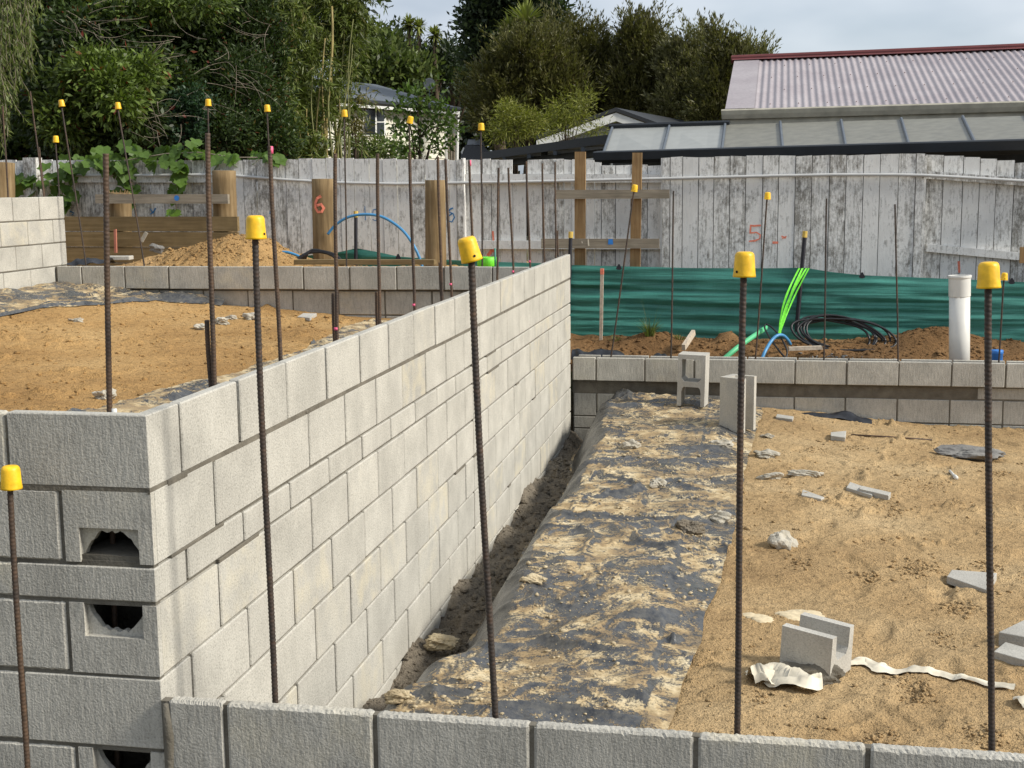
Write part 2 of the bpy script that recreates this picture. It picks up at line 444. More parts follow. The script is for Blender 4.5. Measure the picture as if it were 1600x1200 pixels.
M_CLOTH = None
def mk_cloth():
    m, n, l, b = newmat('green_shade_cloth'); co = geo_pos(n)
    f = noise(n, l, co, 3, 4); wv = noise(n, l, co, 60, 2, 0.5, (8, 1, 0.6)); hv = noise(n, l, co, 26, 4, 0.6, (0.05, 1, 1.0))
    r = ramp(n, [(0.3, (0.026, 0.165, 0.132)), (0.7, (0.050, 0.235, 0.190))]); l.new(f, r.inputs[0])
    r2 = ramp(n, [(0.3, g(0.86)), (0.7, g(1.14))]); l.new(wv, r2.inputs[0])
    c = mixc(n, l, 1.0, r.outputs[0], r2.outputs[0], 'MULTIPLY')
    r3 = ramp(n, [(0.35, g(0.76)), (0.52, g(1.0)), (0.7, g(1.2))]); l.new(hv, r3.inputs[0])
    c = mixc(n, l, 1.0, c, r3.outputs[0], 'MULTIPLY')
    l.new(c, b.inputs['Base Color']); b.inputs['Roughness'].default_value = 0.5
    bump(n, l, b, hv, 0.5, 0.02)
    return m
M_CLOTH = mk_cloth()
M_PVC = plain('white_pvc', (0.66, 0.65, 0.61), 0.45, 0, 8, 0.05)
M_CONDUIT = plain('grey_white_conduit', (0.50, 0.50, 0.49), 0.5, 0, 8, 0.06)
M_BLUE = plain('blue_pipe', (0.06, 0.24, 0.46), 0.4, 0, 12, 0.1)
M_BLUEC = plain('blue_cap_plastic', (0.045, 0.20, 0.58), 0.45)
M_GREENP = plain('green_pipe', (0.10, 0.47, 0.22), 0.45, 0, 12, 0.1)
M_LIME = plain('lime_plastic', (0.17, 0.72, 0.04), 0.5, 0, 40, 0.2)
M_CABLE = plain('black_cable', (0.018, 0.018, 0.02), 0.4, 0, 20, 0.2)
M_STAKE = plain('black_stake_steel', (0.02, 0.02, 0.028), 0.6)
M_STAKET = plain('faded_yellow_tape', (0.62, 0.43, 0.10), 0.7)
M_WSTAKE = plain('pale_stake_wood', (0.50, 0.42, 0.33), 0.8, 0, 40, 0.25)
M_SPRAYR = plain('red_spray_paint', (0.74, 0.22, 0.14), 0.7, 0, 60, 0.2)
M_REDPEG = plain('faded_red_peg', (0.42, 0.16, 0.11), 0.8)
M_SPRAYP = plain('pink_tape', (0.85, 0.13, 0.25), 0.6)
M_SPRAYB = plain('blue_spray_paint', (0.04, 0.17, 0.37), 0.7, 0, 60, 0.3)
M_SPRAYBB = plain('bright_blue_dot', (0.03, 0.20, 0.58), 0.6)
M_FABRIC = plain('dirty_white_fabric', (0.66, 0.60, 0.48), 0.85, 0, 14, 0.25, 0.2, 0.6)
M_CHUNK = mk_mortar('dried_mortar', (0.30, 0.27, 0.21), (0.52, 0.48, 0.40))
M_CHUNKG = mk_mortar('grey_mortar_spill', (0.14, 0.13, 0.12), (0.26, 0.25, 0.23))
M_ROCK = mk_mortar('tan_rock', (0.36, 0.28, 0.17), (0.55, 0.46, 0.30))

# ------------------------------------------------------------------ parenting with world-space meshes
def wloc(o):
    v = Vector((0, 0, 0))
    while o is not None: v = v + Vector(o.location); o = o.parent
    return v
def link(o, parent=None):
    COL.objects.link(o)
    if parent is not None:
        o.location = Vector(o.location) - wloc(parent); o.parent = parent
    return o
def recenter(o):
    me = o.data; n = len(me.vertices); co = np.empty(n * 3, dtype=np.float32); me.vertices.foreach_get('co', co); co = co.reshape(-1, 3)
    c = np.array([(co[:, 0].min() + co[:, 0].max()) / 2, (co[:, 1].min() + co[:, 1].max()) / 2, co[:, 2].min()], dtype=np.float32)
    me.vertices.foreach_set('co', (co - c).ravel()); me.update(); o.location = Vector(o.location) + Vector([float(t) for t in c]); return o

# ------------------------------------------------------------------ big ground sheet
xs = np.array([-600, -200, -60, -20, -9, -7.4, -6.6, -5.6, -2, 1.2, 5.4, 5.9, 6.6, 9, 20, 60, 200, 600.])
ys = np.array([-600, -200, -60, -20, -8, -4, -1, -0.3, 0.1, 3, 7.4, 9.9, 10.3, 10.8, 14, 20, 60, 200, 600.])
GX, GY = np.meshgrid(xs, ys, indexing='ij')
GZ = np.full(GX.shape, -1.0)
site = (GX > -6.7) & (GX < 6.0) & (GY > -0.35) & (GY < 10.0)
GZ[site] = -1.9
GZ[(GY <= -0.3) & (GY > -9)] = -1.15
tag(gridmesh('ground', GX, GY, GZ, M_DIRT, smooth=False), kind='structure')

# ------------------------------------------------------------------ sand, trench and soil
def relief(X, Y, s=0, a=1.0):
    h = 0.030 * fbm(X * 1.1, Y * 1.1, 3 + s, 3) + 0.016 * a * fbm(X * 6, Y * 6, 13 + s, 3)
    lump = np.clip(fbm(X * 11, Y * 11, 23 + s, 4, 0.6) - 0.22, 0, 1) * np.clip(fbm(X * 1.6, Y * 1.6, 33 + s, 2) + 0.18, 0, 1)
    h = h + 0.14 * a * lump + 0.006 * a * fbm(X * 42, Y * 42, 43 + s, 2)
    return h
def sand_base(X, Y):
    return -1.255 - 0.11 * ss((X - 1.5) / 1.7) * ss((Y - 4.0) / 3.5) + 0.02 * ss((Y - 5) / 2) * (1 - ss((X - 1.5) / 1.0))
_fp = [(random.uniform(1.7, 4.2), 1.2 + 5.8 * random.random() ** 1.2, random.uniform(-.9, .9)) for _ in range(60)]
def sand_h(X, Y):
    h = sand_base(X, Y) + relief(X, Y)
    for (fx, fy, fa) in _fp:      # boot prints
        c_, s_ = math.cos(fa), math.sin(fa); u = ((X - fx) * c_ + (Y - fy) * s_) / 0.048; v = (-(X - fx) * s_ + (Y - fy) * c_) / 0.135
        q = u * u + v * v; h = h - 0.013 * np.exp(-q ** 2) + 0.006 * np.exp(-((np.sqrt(q) - 1.25) / 0.22) ** 2)
    return h
def zsand(x, y): return float(sand_h(np.array([[x]]), np.array([[y]]))[0, 0])
def on_sand(px, py, z=-1.27):
    p = aZ(px, py, z)
    for _ in range(6): p = aZ(px, py, zsand(p.x, p.y))
    return p
X, Y = np.meshgrid(np.arange(1.0, 5.6, 0.016), np.concatenate([np.arange(0.17, 3.4, 0.0145), np.arange(3.4, 7.58, 0.02)]), indexing='ij')
tag(gridmesh('sand_bed', X, Y, sand_h(X, Y), M_SAND), kind='structure')

# plastic sheet draped over the edge of the raised bed
def poly_left(Y):
    return 0.235 + 0.05 * fbm(Y * 0.9, Y * 0 + 3.3, 51, 3) - 0.14 * (1 - ss((Y - 1.3) / 0.9)) - 0.10 * ss((Y - 5.6) / 1.6)
def poly_right(Y):
    return np.interp(Y, [0, 1.6, 2.4, 3.9, 5.5, 6.6, 7.6], [1.20, 1.26, 1.33, 1.41, 1.46, 1.52, 1.55]) + 0.035 * fbm(Y * 2.1, Y * 0, 61, 3)
def poly_top(X, Y):
    return np.where(X > 1.15, np.maximum(sand_base(X, Y) + 0.012, sand_h(X, Y) + 0.006), sand_base(X, Y) + 0.02) 
def poly_h(X, Y):
    x0 = poly_left(Y); t = (X - x0) / (0.25 + 0.10 * fbm(Y * 1.3, Y * 0 + 9, 71, 2))
    side = np.sin(np.clip(t, 0, 1) * math.pi / 2) ** 1.15
    ed = np.clip((poly_right(Y) - X) / 0.25, 0, 1)
    wx = X + 0.22 * fbm(X * 1.4, Y * 1.4, 81, 2); wy = Y + 0.22 * fbm(X * 1.4 + 7, Y * 1.4, 91, 2)
    r1 = 1 - np.abs(2 * vnoise(wx * 2.8 + wy * 1.1, wy * 3.4 - wx * .5, 95)) * 2
    r2 = 1 - np.abs(2 * vnoise(wx * 7.0 - wy * 2.0, wy * 7.5 + wx * 2, 97)) * 2
    r3 = 1 - np.abs(2 * vnoise(wx * 1.1 + wy * 1.6, wy * 2.3 - wx * 1.2, 93)) * 2
    amp = 0.30 + 0.85 * np.clip(fbm(X * 1.2, Y * 1.2, 85, 2) + 0.4, 0, 1)
    wr = amp * (0.040 * np.clip(r3, -0.3, 1) ** 2 * np.sign(r3) + 0.034 * np.clip(r1, -0.4, 1) ** 3 + 0.018 * np.clip(r2, -0.4, 1) ** 3) + 0.020 * fbm(X * 3.1, Y * 3.1, 99, 3)
    mound = 0.012 * np.sin(np.clip((X - x0) / 1.15, 0, 1) * math.pi) + 0.06 * np.exp(-((Y - 2.75) / 0.5) ** 2) - 0.05 * np.exp(-((Y - 1.9) / 0.35) ** 2) * (1 - ss((X - .6) / .4)) + 0.05 * ss((Y - 5.0) / 1.5)
    # the ends lap up the far wall
    return -1.53 + side * (poly_top(X, Y) + 1.53 + mound * ed) + wr * (0.25 + 0.75 * ed) * (0.35 + 0.65 * side)
nS = 130
Yv = np.concatenate([np.arange(0.3, 3.6, 0.013), np.arange(3.6, 7.50, 0.018)])
S = np.linspace(0, 1, nS) ** 1.25
X = poly_left(Yv)[None, :] - 0.02 + S[:, None] * (poly_right(Yv) - poly_left(Yv) + 0.02)[None, :]
Y = np.repeat(Yv[None, :], nS, 0)
poly = gridmesh('plastic_sheet', X, Y, poly_h(X, Y), M_POLY)
tag(recenter(poly), 'black polythene sheet smeared with sand lying along the tall pale block wall', 'plastic sheet')
def on_poly(px, py):
    p = aZ(px, py, -1.22)
    for _ in range(8): p = aZ(px, py, float(poly_h(np.array([p.x]), np.array([p.y]))[0]))
    return p

# muddy trench at the foot of the tall wall
X, Y = np.meshgrid(np.arange(-0.01, 0.62, 0.012), np.arange(0.17, 7.56, 0.016), indexing='ij')
Z = -1.545 + 0.06 * fbm(X * 7, Y * 5, 121, 4, 0.6) + 0.035 * np.clip(fbm(X * 22, Y * 16, 131, 3), -.1, 1) + 0.09 * np.exp(-(X / 0.07) ** 2) * (0.5 + fbm(Y * 2.4, Y * 0, 141, 2)) - 0.05 * ss((X - 0.3) / 0.2)
tag(gridmesh('mud_trench', X, Y, Z, M_MUD), kind='structure')

# upper sand platform
def up_h(X, Y):
    return -0.405 - 0.075 * (X + 3.0) + relief(X, Y, 200, 0.8)
X, Y = np.meshgrid(np.arange(-4.6, -0.19, 0.02), np.arange(0.30, 7.45, 0.02), indexing='ij')
tag(gridmesh('upper_sand_bed', X, Y, up_h(X, Y), M_SANDO), kind='structure')
def on_up(px, py):
    p = aZ(px, py, -0.45)
    for _ in range(6): p = aZ(px, py, float(up_h(np.array([[p.x]]), np.array([[p.y]]))[0, 0]))
    return p
# plastic strip on the platform behind the tall wall
edge = [on_up(a, b) for a, b in ((95, 646), (150, 640), (200, 624), (262, 608), (300, 598), (352, 586), (400, 570), (450, 556), (520, 520))]
ey = np.array([p.y for p in edge]); ex = np.array([p.x for p in edge])
Yv = np.arange(0.6, 7.2, 0.02)
xl = np.interp(Yv, ey, ex, left=ex[0], right=ex[-1]) + 0.04 * fbm(Yv * 2.5, Yv * 0, 151, 3)
S = np.linspace(0, 1, 60)
X = xl[None, :] + S[:, None] * (-0.21 - xl)[None, :]; Y = np.repeat(Yv[None, :], 60, 0)
Z = up_h(X, Y) + 0.006 + ss(S[:, None] / 0.08) * (0.012 + 0.035 * np.clip(fbm(X * 4, Y * 6, 161, 4), -0.2, 1))
po = gridmesh('plastic_sheet', X, Y, Z, M_POLY2)
tag(recenter(po), 'sandy black polythene strip on the upper platform just behind the tall pale wall', 'plastic sheet')
# and one in the corner below the left wall, with a fold lying against the grey wall
pts = [(0, 497), (60, 489), (130, 480), (200, 473), (245, 470), (330, 476), (420, 484)]
P0 = [on_up(a, b) for a, b in pts]
Xv = np.arange(-4.44, -2.9, 0.02)
yl = np.interp(Xv, [p.x for p in P0], [p.y for p in P0], left=P0[0].y - 1.5)
yl = np.where(Xv < P0[0].x, P0[0].y - (P0[0].x - Xv) * 1.6, yl) + 0.05 * fbm(Xv * 3, Xv * 0, 171, 3)
yl = np.minimum(yl, 7.2)
X = np.repeat(Xv[:, None], 40, 1); Y = yl[:, None] + np.linspace(0, 1, 40)[None, :] * (7.325 - yl)[:, None]
eg = ss((Y - yl[:, None]) / 0.12)
Z = up_h(X, Y) + 0.006 + eg * (0.012 + 0.06 * np.clip(fbm(X * 3, Y * 5, 181, 4), -0.1, 1) + 0.05 * ss((-3.9 - X) / 0.5) + 0.03 * ss((Y - 7.0) / 0.3))
po = gridmesh('plastic_sheet', X, Y, Z, M_POLY2)
tag(recenter(po), 'black polythene with sawdust-coloured sand in the corner below the left pale wall', 'plastic sheet')

# soil beyond the walls
def soil_h(X, Y):
    right = -0.97 + 0.15 * ss((Y - 7.9) / 0.7) + 0.10 * np.clip(fbm(X * 1.6, Y * 2.2, 191, 4), -.1, 1)
    right = right + 0.10 * np.exp(-((X - 3.0) / 0.42) ** 2 - ((Y - 8.62) / 0.28) ** 2) + 0.11 * np.exp(-((X - 1.25) / 0.12) ** 2 - ((Y - 8.5) / 0.12) ** 2) + 0.05 * np.exp(-((X - 0.55) / 0.16) ** 2 - ((Y - 8.55) / 0.14) ** 2)
    left = -0.19 + 0.05 * fbm(X * 2, Y * 2, 195, 4)
    heap = 0.32 * np.exp(-((X + 3.13) / 0.52) ** 2 - ((Y - 8.30) / 0.42) ** 2) + 0.15 * np.exp(-((X + 3.85) / 0.42) ** 2 - ((Y - 8.4) / 0.35) ** 2)
    left = left + heap * (1 + 0.25 * fbm(X * 9, Y * 9, 197, 3))
    k = ss((X + 0.9) / 0.75)
    return left * (1 - k) + right * k + 0.02 * fbm(X * 14, Y * 14, 199, 3)
X, Y = np.meshgrid(np.arange(-0.45, 6.2, 0.022), np.arange(7.66, 10.1, 0.022), indexing='ij')
tag(gridmesh('soil_strip', X, Y, soil_h(X, Y), M_SOIL), kind='structure')
X, Y = np.meshgrid(np.arange(-7.0, -0.42, 0.024), np.arange(7.46, 10.1, 0.024), indexing='ij')
tag(gridmesh('sand_bank', X, Y, soil_h(X, Y), M_PILE), kind='structure')
X, Y = np.meshgrid(np.arange(-7.2, -4.60, 0.08), np.arange(-0.3, 7.6, 0.08), indexing='ij')
tag(gridmesh('soil_bank', X, Y, 0.25 + 0.05 * fbm(X * 2, Y * 2, 205, 3), M_SOIL), kind='structure')
def on_soil(px, py, z=-0.8):
    p = aZ(px, py, z)
    for _ in range(12):
        zz = float(soil_h(np.array([[p.x]]), np.array([[p.y]]))[0, 0]); p = aZ(px, py, 0.5 * zz + 0.5 * p.z)
    return p

# ------------------------------------------------------------------ block walls
_bc = {}
def block(parent, x0, x1, y0, y1, z0, z1, mat, name='block', c=0.004, jit=0.0012):
    key = (round(x1 - x0, 3), round(y1 - y0, 3), round(z1 - z0, 3), mat.name, c)
    if key not in _bc:
        a, b_, d = (x1 - x0) / 2, (y1 - y0) / 2, (z1 - z0) / 2
        _bc[key] = MB().cbox(-a, a, -b_, b_, -d, d, c).mesh(name, mat)
    o = bpy.data.objects.new(name, _bc[key])
    o.location = ((x0 + x1) / 2 + random.uniform(-jit, jit), (y0 + y1) / 2 + random.uniform(-jit, jit), (z0 + z1) / 2 + random.uniform(-jit, jit))
    o.rotation_euler = (random.uniform(-.003, .003), random.uniform(-.003, .003), random.uniform(-.004, .004))
    return link(o, parent)
def rough_block(parent, x0, x1, y0, y1, z0, z1, mat, name='block', seg=44, c=0.005, amp=0.0028, seed=0):
    """block along X whose arrises are chipped"""
    rs = np.random.RandomState(seed + 5)
    V = []; F = []
    for i in range(seg + 1):
        t = i / seg; x = x0 + (x1 - x0) * t
        e = min(t, 1 - t) * (x1 - x0); sh = max(0, 0.004 - e)
        j = rs.uniform(0, amp, 8); 
        if rs.rand() < 0.06: j[rs.randint(8)] += 0.004
        cc = c + j
        V += [(x, y0 + sh, z0 + cc[0]), (x, y0 + cc[1], z0 + sh), (x, y1 - cc[2], z0 + sh), (x, y1 - sh, z0 + cc[3]),
              (x, y1 - sh, z1 - cc[4]), (x, y1 - cc[5], z1 - sh + rs.uniform(-.0012, .0012)), (x, y0 + cc[6], z1 - sh + rs.uniform(-.0012, .0012)), (x, y0 + sh, z1 - cc[7])]
    for i in range(seg):
        for k in range(8):
            k2 = (k + 1) % 8; F.append((i * 8 + k, i * 8 + k2, i * 8 + 8 + k2, i * 8 + 8 + k))
    F.append(tuple(range(8))[::-1]); F.append(tuple(seg * 8 + k for k in range(8)))
    mb = MB(); mb.add(V, F)
    return recenter(mb.build(name, mat, parent))

# tall corner wall
tall = empty('block_wall', (-0.1, 3.7, -1.72), 'tall pale concrete block wall running away from the near corner beside the trench', 'wall')
rows = [(0, -.19), (-.2, -.39), (-.4, -.49), (-.5, -.69), (-.7, -.89), (-.9, -1.09), (-1.1, -1.29), (-1.3, -1.49), (-1.5, -1.69)]
TH = 0.036
for ri, (zt, zb) in enumerate(rows):
    A = ri % 2 == 0
    if A: e = [0.195 + 0.4 * k for k in range(19)] + [7.525]
    else: e = [0.0] + [0.395 + 0.4 * k for k in range(9)] + [3.795, 3.995] + [4.395 + 0.4 * k for k in range(8)] + [7.525]
    for a, b_ in zip(e[:-1], e[1:]):
        gp = 0.0095 if ri == 0 else 0.0075; lo = a + (gp if a > 0 else 0); hi = b_ - gp
        if hi - lo < 0.03: continue
        if a == 0: block(tall, -TH, 0, 0.0224, hi, zb, zt, M_BLOCK, c=0.0008, jit=0.0002)
        else: block(tall, -TH, 0, lo, hi, zb, zt, M_BLOCK, jit=0.0014)
    if A:       # corner block: long face to the front, header on the lit side
        mb = MB(); 
        L_ = [(-0.386, 0.001), (-0.0015, 0.001), (0.0, 0.003), (0.0, 0.183), (-0.003, 0.186), (-TH, 0.186), (-TH, TH), (-0.386, TH)]
        rs_ = random.Random(ri); zz = [zb, zb + 0.003, zt - 0.003, zt]; V = []; F = []; n_ = 8
        for k_, z_ in enumerate(zz):
            s_ = 0.0025 if k_ in (0, 3) else 0.0
            V += [(x + s_ * (1 if x < -0.2 else (-1 if x > -0.02 else 0)), y + s_ * (1 if y < 0.02 else (-1 if y > 0.15 else 0)), z_) for x, y in L_]
        for k_ in range(3):
            for i_ in range(n_): j_ = (i_ + 1) % n_; F.append((k_ * n_ + i_, k_ * n_ + j_, (k_ + 1) * n_ + j_, (k_ + 1) * n_ + i_))
        F += [tuple(range(n_))[::-1], tuple(3 * n_ + i_ for i_ in range(n_))]
        mb.add(V, F); o = mb.build('block', M_BLOCK, tall); o.data.materials.append(M_BLOCK_SHADE)
        for p_ in o.data.polygons:
            if p_.normal.y < -0.5: p_.material_index = 1  # front face gets the copy toned for shade
        recenter(o)
        rough_block(tall, -0.785, -0.396, 0.001, TH, zb, zt, M_BLOCK_SHADE, seed=ri + 20)
        rough_block(tall, -1.185, -0.796, 0.001, TH, zb, zt, M_BLOCK_SHADE, seed=ri + 40)
    else:
        rough_block(tall, -0.645, -0.258, 0.001, TH, zb, zt, M_BLOCK_SHADE, seed=ri + 60)
        rough_block(tall, -1.045, -0.656, 0.001, TH, zb, zt, M_BLOCK_SHADE, seed=ri + 80)
# clean-out blocks on the shaded end face
def cleanout(zt, zb, top):
    xs0, xs1 = -0.246, -0.0006; hx0, hx1 = -0.205, -0.040
    hz = (zb, zb + 0.092) if not top else (zt - 0.090, zt)
    if not top: poly_ = [(xs0, zb), (hx0, zb), (hx0, hz[1]), (hx1, hz[1]), (hx1, zb), (xs1, zb), (xs1, zt), (xs0, zt)]
    else: poly_ = [(xs0, zb), (xs1, zb), (xs1, zt), (hx1, zt), (hx1, hz[0]), (hx0, hz[0]), (hx0, zt), (xs0, zt)]
    def ext(pl, y0, y1):
        n_ = len(pl); V = [(x, y0, z) for x, z in pl] + [(x, y1, z) for x, z in pl]
        F = [tuple(range(n_)), tuple(range(n_, 2 * n_))[::-1]] + [(i, (i + 1) % n_, n_ + (i + 1) % n_, n_ + i) for i in range(n_)]
        return V, F
    mb = MB(); mb.add(*ext(poly_, 0.0015, 0.022)); 
    # broken inner skin
    rs = random.Random(int(-zt * 100))
    jag = []
    N = 22
    for i in range(N + 1):
        t = i / N; x = hx0 + (hx1 - hx0) * t
        d = 0.078 * min(1, (min(t, 1 - t) / 0.30)) ** 0.6 + rs.uniform(-0.004, 0.004)
        jag.append((x, (hz[0] + max(0, d)) if not top else (hz[1] - max(0, d))))
    if not top: pl = [(hx0 - .01, hz[1] + .01)] + [(hx0 - .01, zb)] + jag + [(hx1 + .003, zb), (hx1 + .003, hz[1] + .01)]
    else: pl = [(hx0 - .01, hz[0] - .01), (hx0 - .01, zt)] + jag + [(hx1 + .003, zt), (hx1 + .003, hz[0] - .01)]
    b = mb.build('cleanout_block', M_BLOCK_SHADE, tall); b.data.materials.append(M_BLOCK)
    for p_ in b.data.polygons:
        if p_.normal.x > 0.5 and p_.center.x > -0.01: p_.material_index = 1
    m2 = MB(); m2.add(*ext(pl, 0.0215, 0.040)); m2.build('broken_inner_skin', M_BLOCK_SHADE, b)
cleanout(-.2, -.39, False); cleanout(-.5, -.69, True); cleanout(-.9, -1.09, True); cleanout(-1.3, -1.49, True)
mo = MB()
mo.box(-0.185, -0.0115, 0.26, 7.517, -1.85, -0.075)       # core behind the lit face
mo.box(-0.033, -0.0115, 0.006, 0.262, -1.85, -0.006)      # lit-side joints at the corner
mo.box(-1.18, -0.262, 0.0065, 0.186, -1.85, -0.075)       # core behind the shaded face
mo.box(-0.30, -0.18, 0.263, 0.34, -1.85, -0.076); mo.box(-0.34, -0.2615, 0.15, 0.30, -1.85, -0.077)
for zj in (-.195, -.395, -.495, -.695, -.895, -1.095, -1.295):
    mo.box(-0.263, -0.005, 0.0068, 0.034, zj - 0.009, zj + 0.009)
for zt, zb in rows[1::2]: mo.box(-0.262, -0.242, 0.0071, 0.033, zb, zt)
mo.box(-0.262, -0.034, 0.037, 0.262, -0.22, -0.08)        # unseen lid added over the corner cell to keep light out
mo.box(-0.215, -0.036, 0.010, 0.16, -0.396, -0.372)       # mortar squeezed into the upper clean-out
mo.build('mortar', M_MORTAR, tall)
md = MB()
md.box(-0.0075, -0.0010, 0.0, 7.5, -0.2035, -0.1870)      # thick damp bed joint under the top course
md.box(-0.42, -0.0012, 0.0018, 0.02, -0.2040, -0.1868)
md.build('bed_joint', M_MORTARD, tall)
ms = MB(); rs_ = random.Random(8)
for zj in (-.195, -.395, -.495, -.695, -.895, -1.095, -1.295):
    y = 0.1
    while y < 7.4:
        L_ = rs_.uniform(0.05, 0.35); h_ = rs_.uniform(0.005, 0.0085)
        if rs_.random() < 0.13: ms.cbox(-0.012, 0.0012 + rs_.uniform(0, .0015), y, min(7.5, y + L_), zj - h_ + rs_.uniform(-.002, .002), zj + h_ * .8, 0.0012)
        y += L_ + rs_.uniform(0.02, 0.25)
so = ms.build('mortar_smears', M_MORTARD, tall); so['kind'] = 'stuff'
# upright mortar-coloured strip over the full wall height
MB().box(-0.03, -0.0022, 3.787, 3.803, -1.7, -0.004).build('upright_strip', M_MORTAR, tall)

# near low wall
near = empty('low_block_wall', (2.8, 0.08, -1.7), 'low grey block wall across the foreground, only its top course in view', 'wall')
NZ = -0.7456
for ri in range(3):
    zt = NZ - 0.2 * ri; off = 0 if ri % 2 == 0 else 0.2
    e = [0.028] + [0.180 + off + 0.4 * k for k in range(13)]
    for i, (a, b_) in enumerate(zip(e[:-1], e[1:])):
        rough_block(near, a + (0.006 if i else 0), b_ - 0.006, -0.015 + random.uniform(-.002, .002), 0.021, zt - 0.19, zt + random.uniform(-.0015, .0015), M_BLOCK_SHADE, seg=56, amp=0.0035, seed=100 + ri * 20 + i)
mb = MB(); mb.box(0.004, 4.98, -0.0085, 0.175, -1.85, NZ - 0.10); mb.box(0.004, 4.98, -0.0088, 0.016, NZ - 0.102, NZ - 0.004)
mb.build('mortar', M_MORTARD, near)
mb = MB(); mb.tube([(0.018, -0.006, NZ - 0.01), (0.022, -0.008, NZ - 0.1), (0.019, -0.006, NZ - 0.2), (0.02, -0.006, NZ - 0.6)], [0.012, 0.017, 0.015, 0.015], 10)
mb.build('mortar_fillet', M_MORTARD, near, True)

# far low wall on the right
far = empty('low_block_wall', (2.8, 7.62, -1.7), 'low grey block wall behind the lower sand bed, in front of the green shade cloth', 'wall')
FZ, FY = -0.8465, 7.533
e = [0.012] + [0.208 + 0.4 * k for k in range(14)]
for i, (a, b_) in enumerate(zip(e[:-1], e[1:])):
    block(far, a + .006, b_ - .006, FY, FY + TH, FZ - 0.19, FZ, M_BLOCK_SHADE, jit=.002)
    block(far, a + .03, b_ + .018, 7.688, 7.722, FZ - 0.19, FZ - 0.001, M_BLOCK_SHADE, jit=.0015)
    block(far, a + .006, b_ - .006, FY + .05, FY + .086, FZ - 0.49, FZ - 0.305, M_BLOCK_SHADE, jit=.002)
    block(far, a + .006, b_ - .006, FY + .05, FY + .086, FZ - 0.80, FZ - 0.605, M_BLOCK_SHADE, jit=.002)
    block(far, a + .006, b_ - .006, FY + .05, FY + .086, FZ - 0.595, FZ - 0.50, M_BLOCK_SHADE, jit=.002)
    a2, b2 = a - 0.2 + .006, b_ - 0.2 - .006
    if a2 > 0.02:
        block(far, a2, b2, FY + .053, FY + .087, FZ - 0.293, FZ - 0.203, M_BLOCK_SHADE if a2 > 3.0 else M_MORTARD, jit=.001)
mb = MB(); mb.box(0.01, 5.8, FY + .056, 7.715, -1.85, FZ - 0.06); mb.box(0.01, 5.8, FY + 0.006, FY + 0.058, FZ - 0.186, FZ - 0.02)
mb.box(0.005, 3.1, FY + .0545, FY + .07, FZ - 0.30, FZ - 0.192)
mb.build('mortar', M_MORTARD, far)
# far wall of the upper platform
fl = empty('low_block_wall', (-2.3, 7.4, -0.9), 'grey block wall closing the upper platform, in front of the sand heap', 'wall')
LZ, LY = -0.0884, 7.308
e = [-4.44] + [-4.208 + 0.4 * k for k in range(10)] + [-0.21]
for i, (a, b_) in enumerate(zip(e[:-1], e[1:])):
    block(fl, a + .006, b_ - .006, LY, LY + TH, LZ - 0.19, LZ, M_BLOCK_SHADE, jit=.002)
e = [-4.44] + [-4.325 + 0.4 * k for k in range(11)] + [-0.21]
for i, (a, b_) in enumerate(zip(e[:-1], e[1:])):
    if b_ - a > 0.06: block(fl, a + .006, b_ - .006, LY + .05, LY + .086, LZ - 0.40, LZ - 0.207, M_BLOCK_SHADE, jit=.002)
    if b_ - a > 0.06: block(fl, a + .006, b_ - .006, LY + .05, LY + .086, LZ - 0.60, LZ - 0.41, M_BLOCK_SHADE, jit=.002)
mb = MB(); mb.box(-4.45, -0.2, LY + .056, 7.50, -0.9, LZ - 0.03); mb.box(-4.45, -0.2, LY + .006, LY + .058, LZ - 0.188, LZ - 0.006); mb.build('mortar', M_MORTARD, fl)
# left pale wall
lw = empty('block_wall', (-4.55, 5.2, -0.9), 'pale block wall at the left edge rising above the upper platform', 'wall')
LX = -4.457
lr = [(.504, .314), (.304, .114), (.104, -.086), (-.096, -.286), (-.296, -.386), (-.396, -.586)]
for ri, (zt, zb) in enumerate(lr):
    off = 0.0 if ri % 2 == 0 else 0.2
    e = [2.73 + off + 0.4 * k for k in range(12 + (1 if off == 0 else 0))] + [7.53]
    e = sorted(set(round(t, 3) for t in e if t <= 7.53))
    if e[-1] - e[-2] < 0.05: e.pop(-2)
    for a, b_ in zip(e[:-1], e[1:]): block(lw, LX - TH, LX, a + .004, b_ - .004, zb, zt, M_BLOCK, jit=.0015)
mb = MB(); mb.box(LX - 0.185, LX - 0.005, 2.7, 7.522, -0.9, 0.44); mb.build('mortar', M_MORTAR, lw)

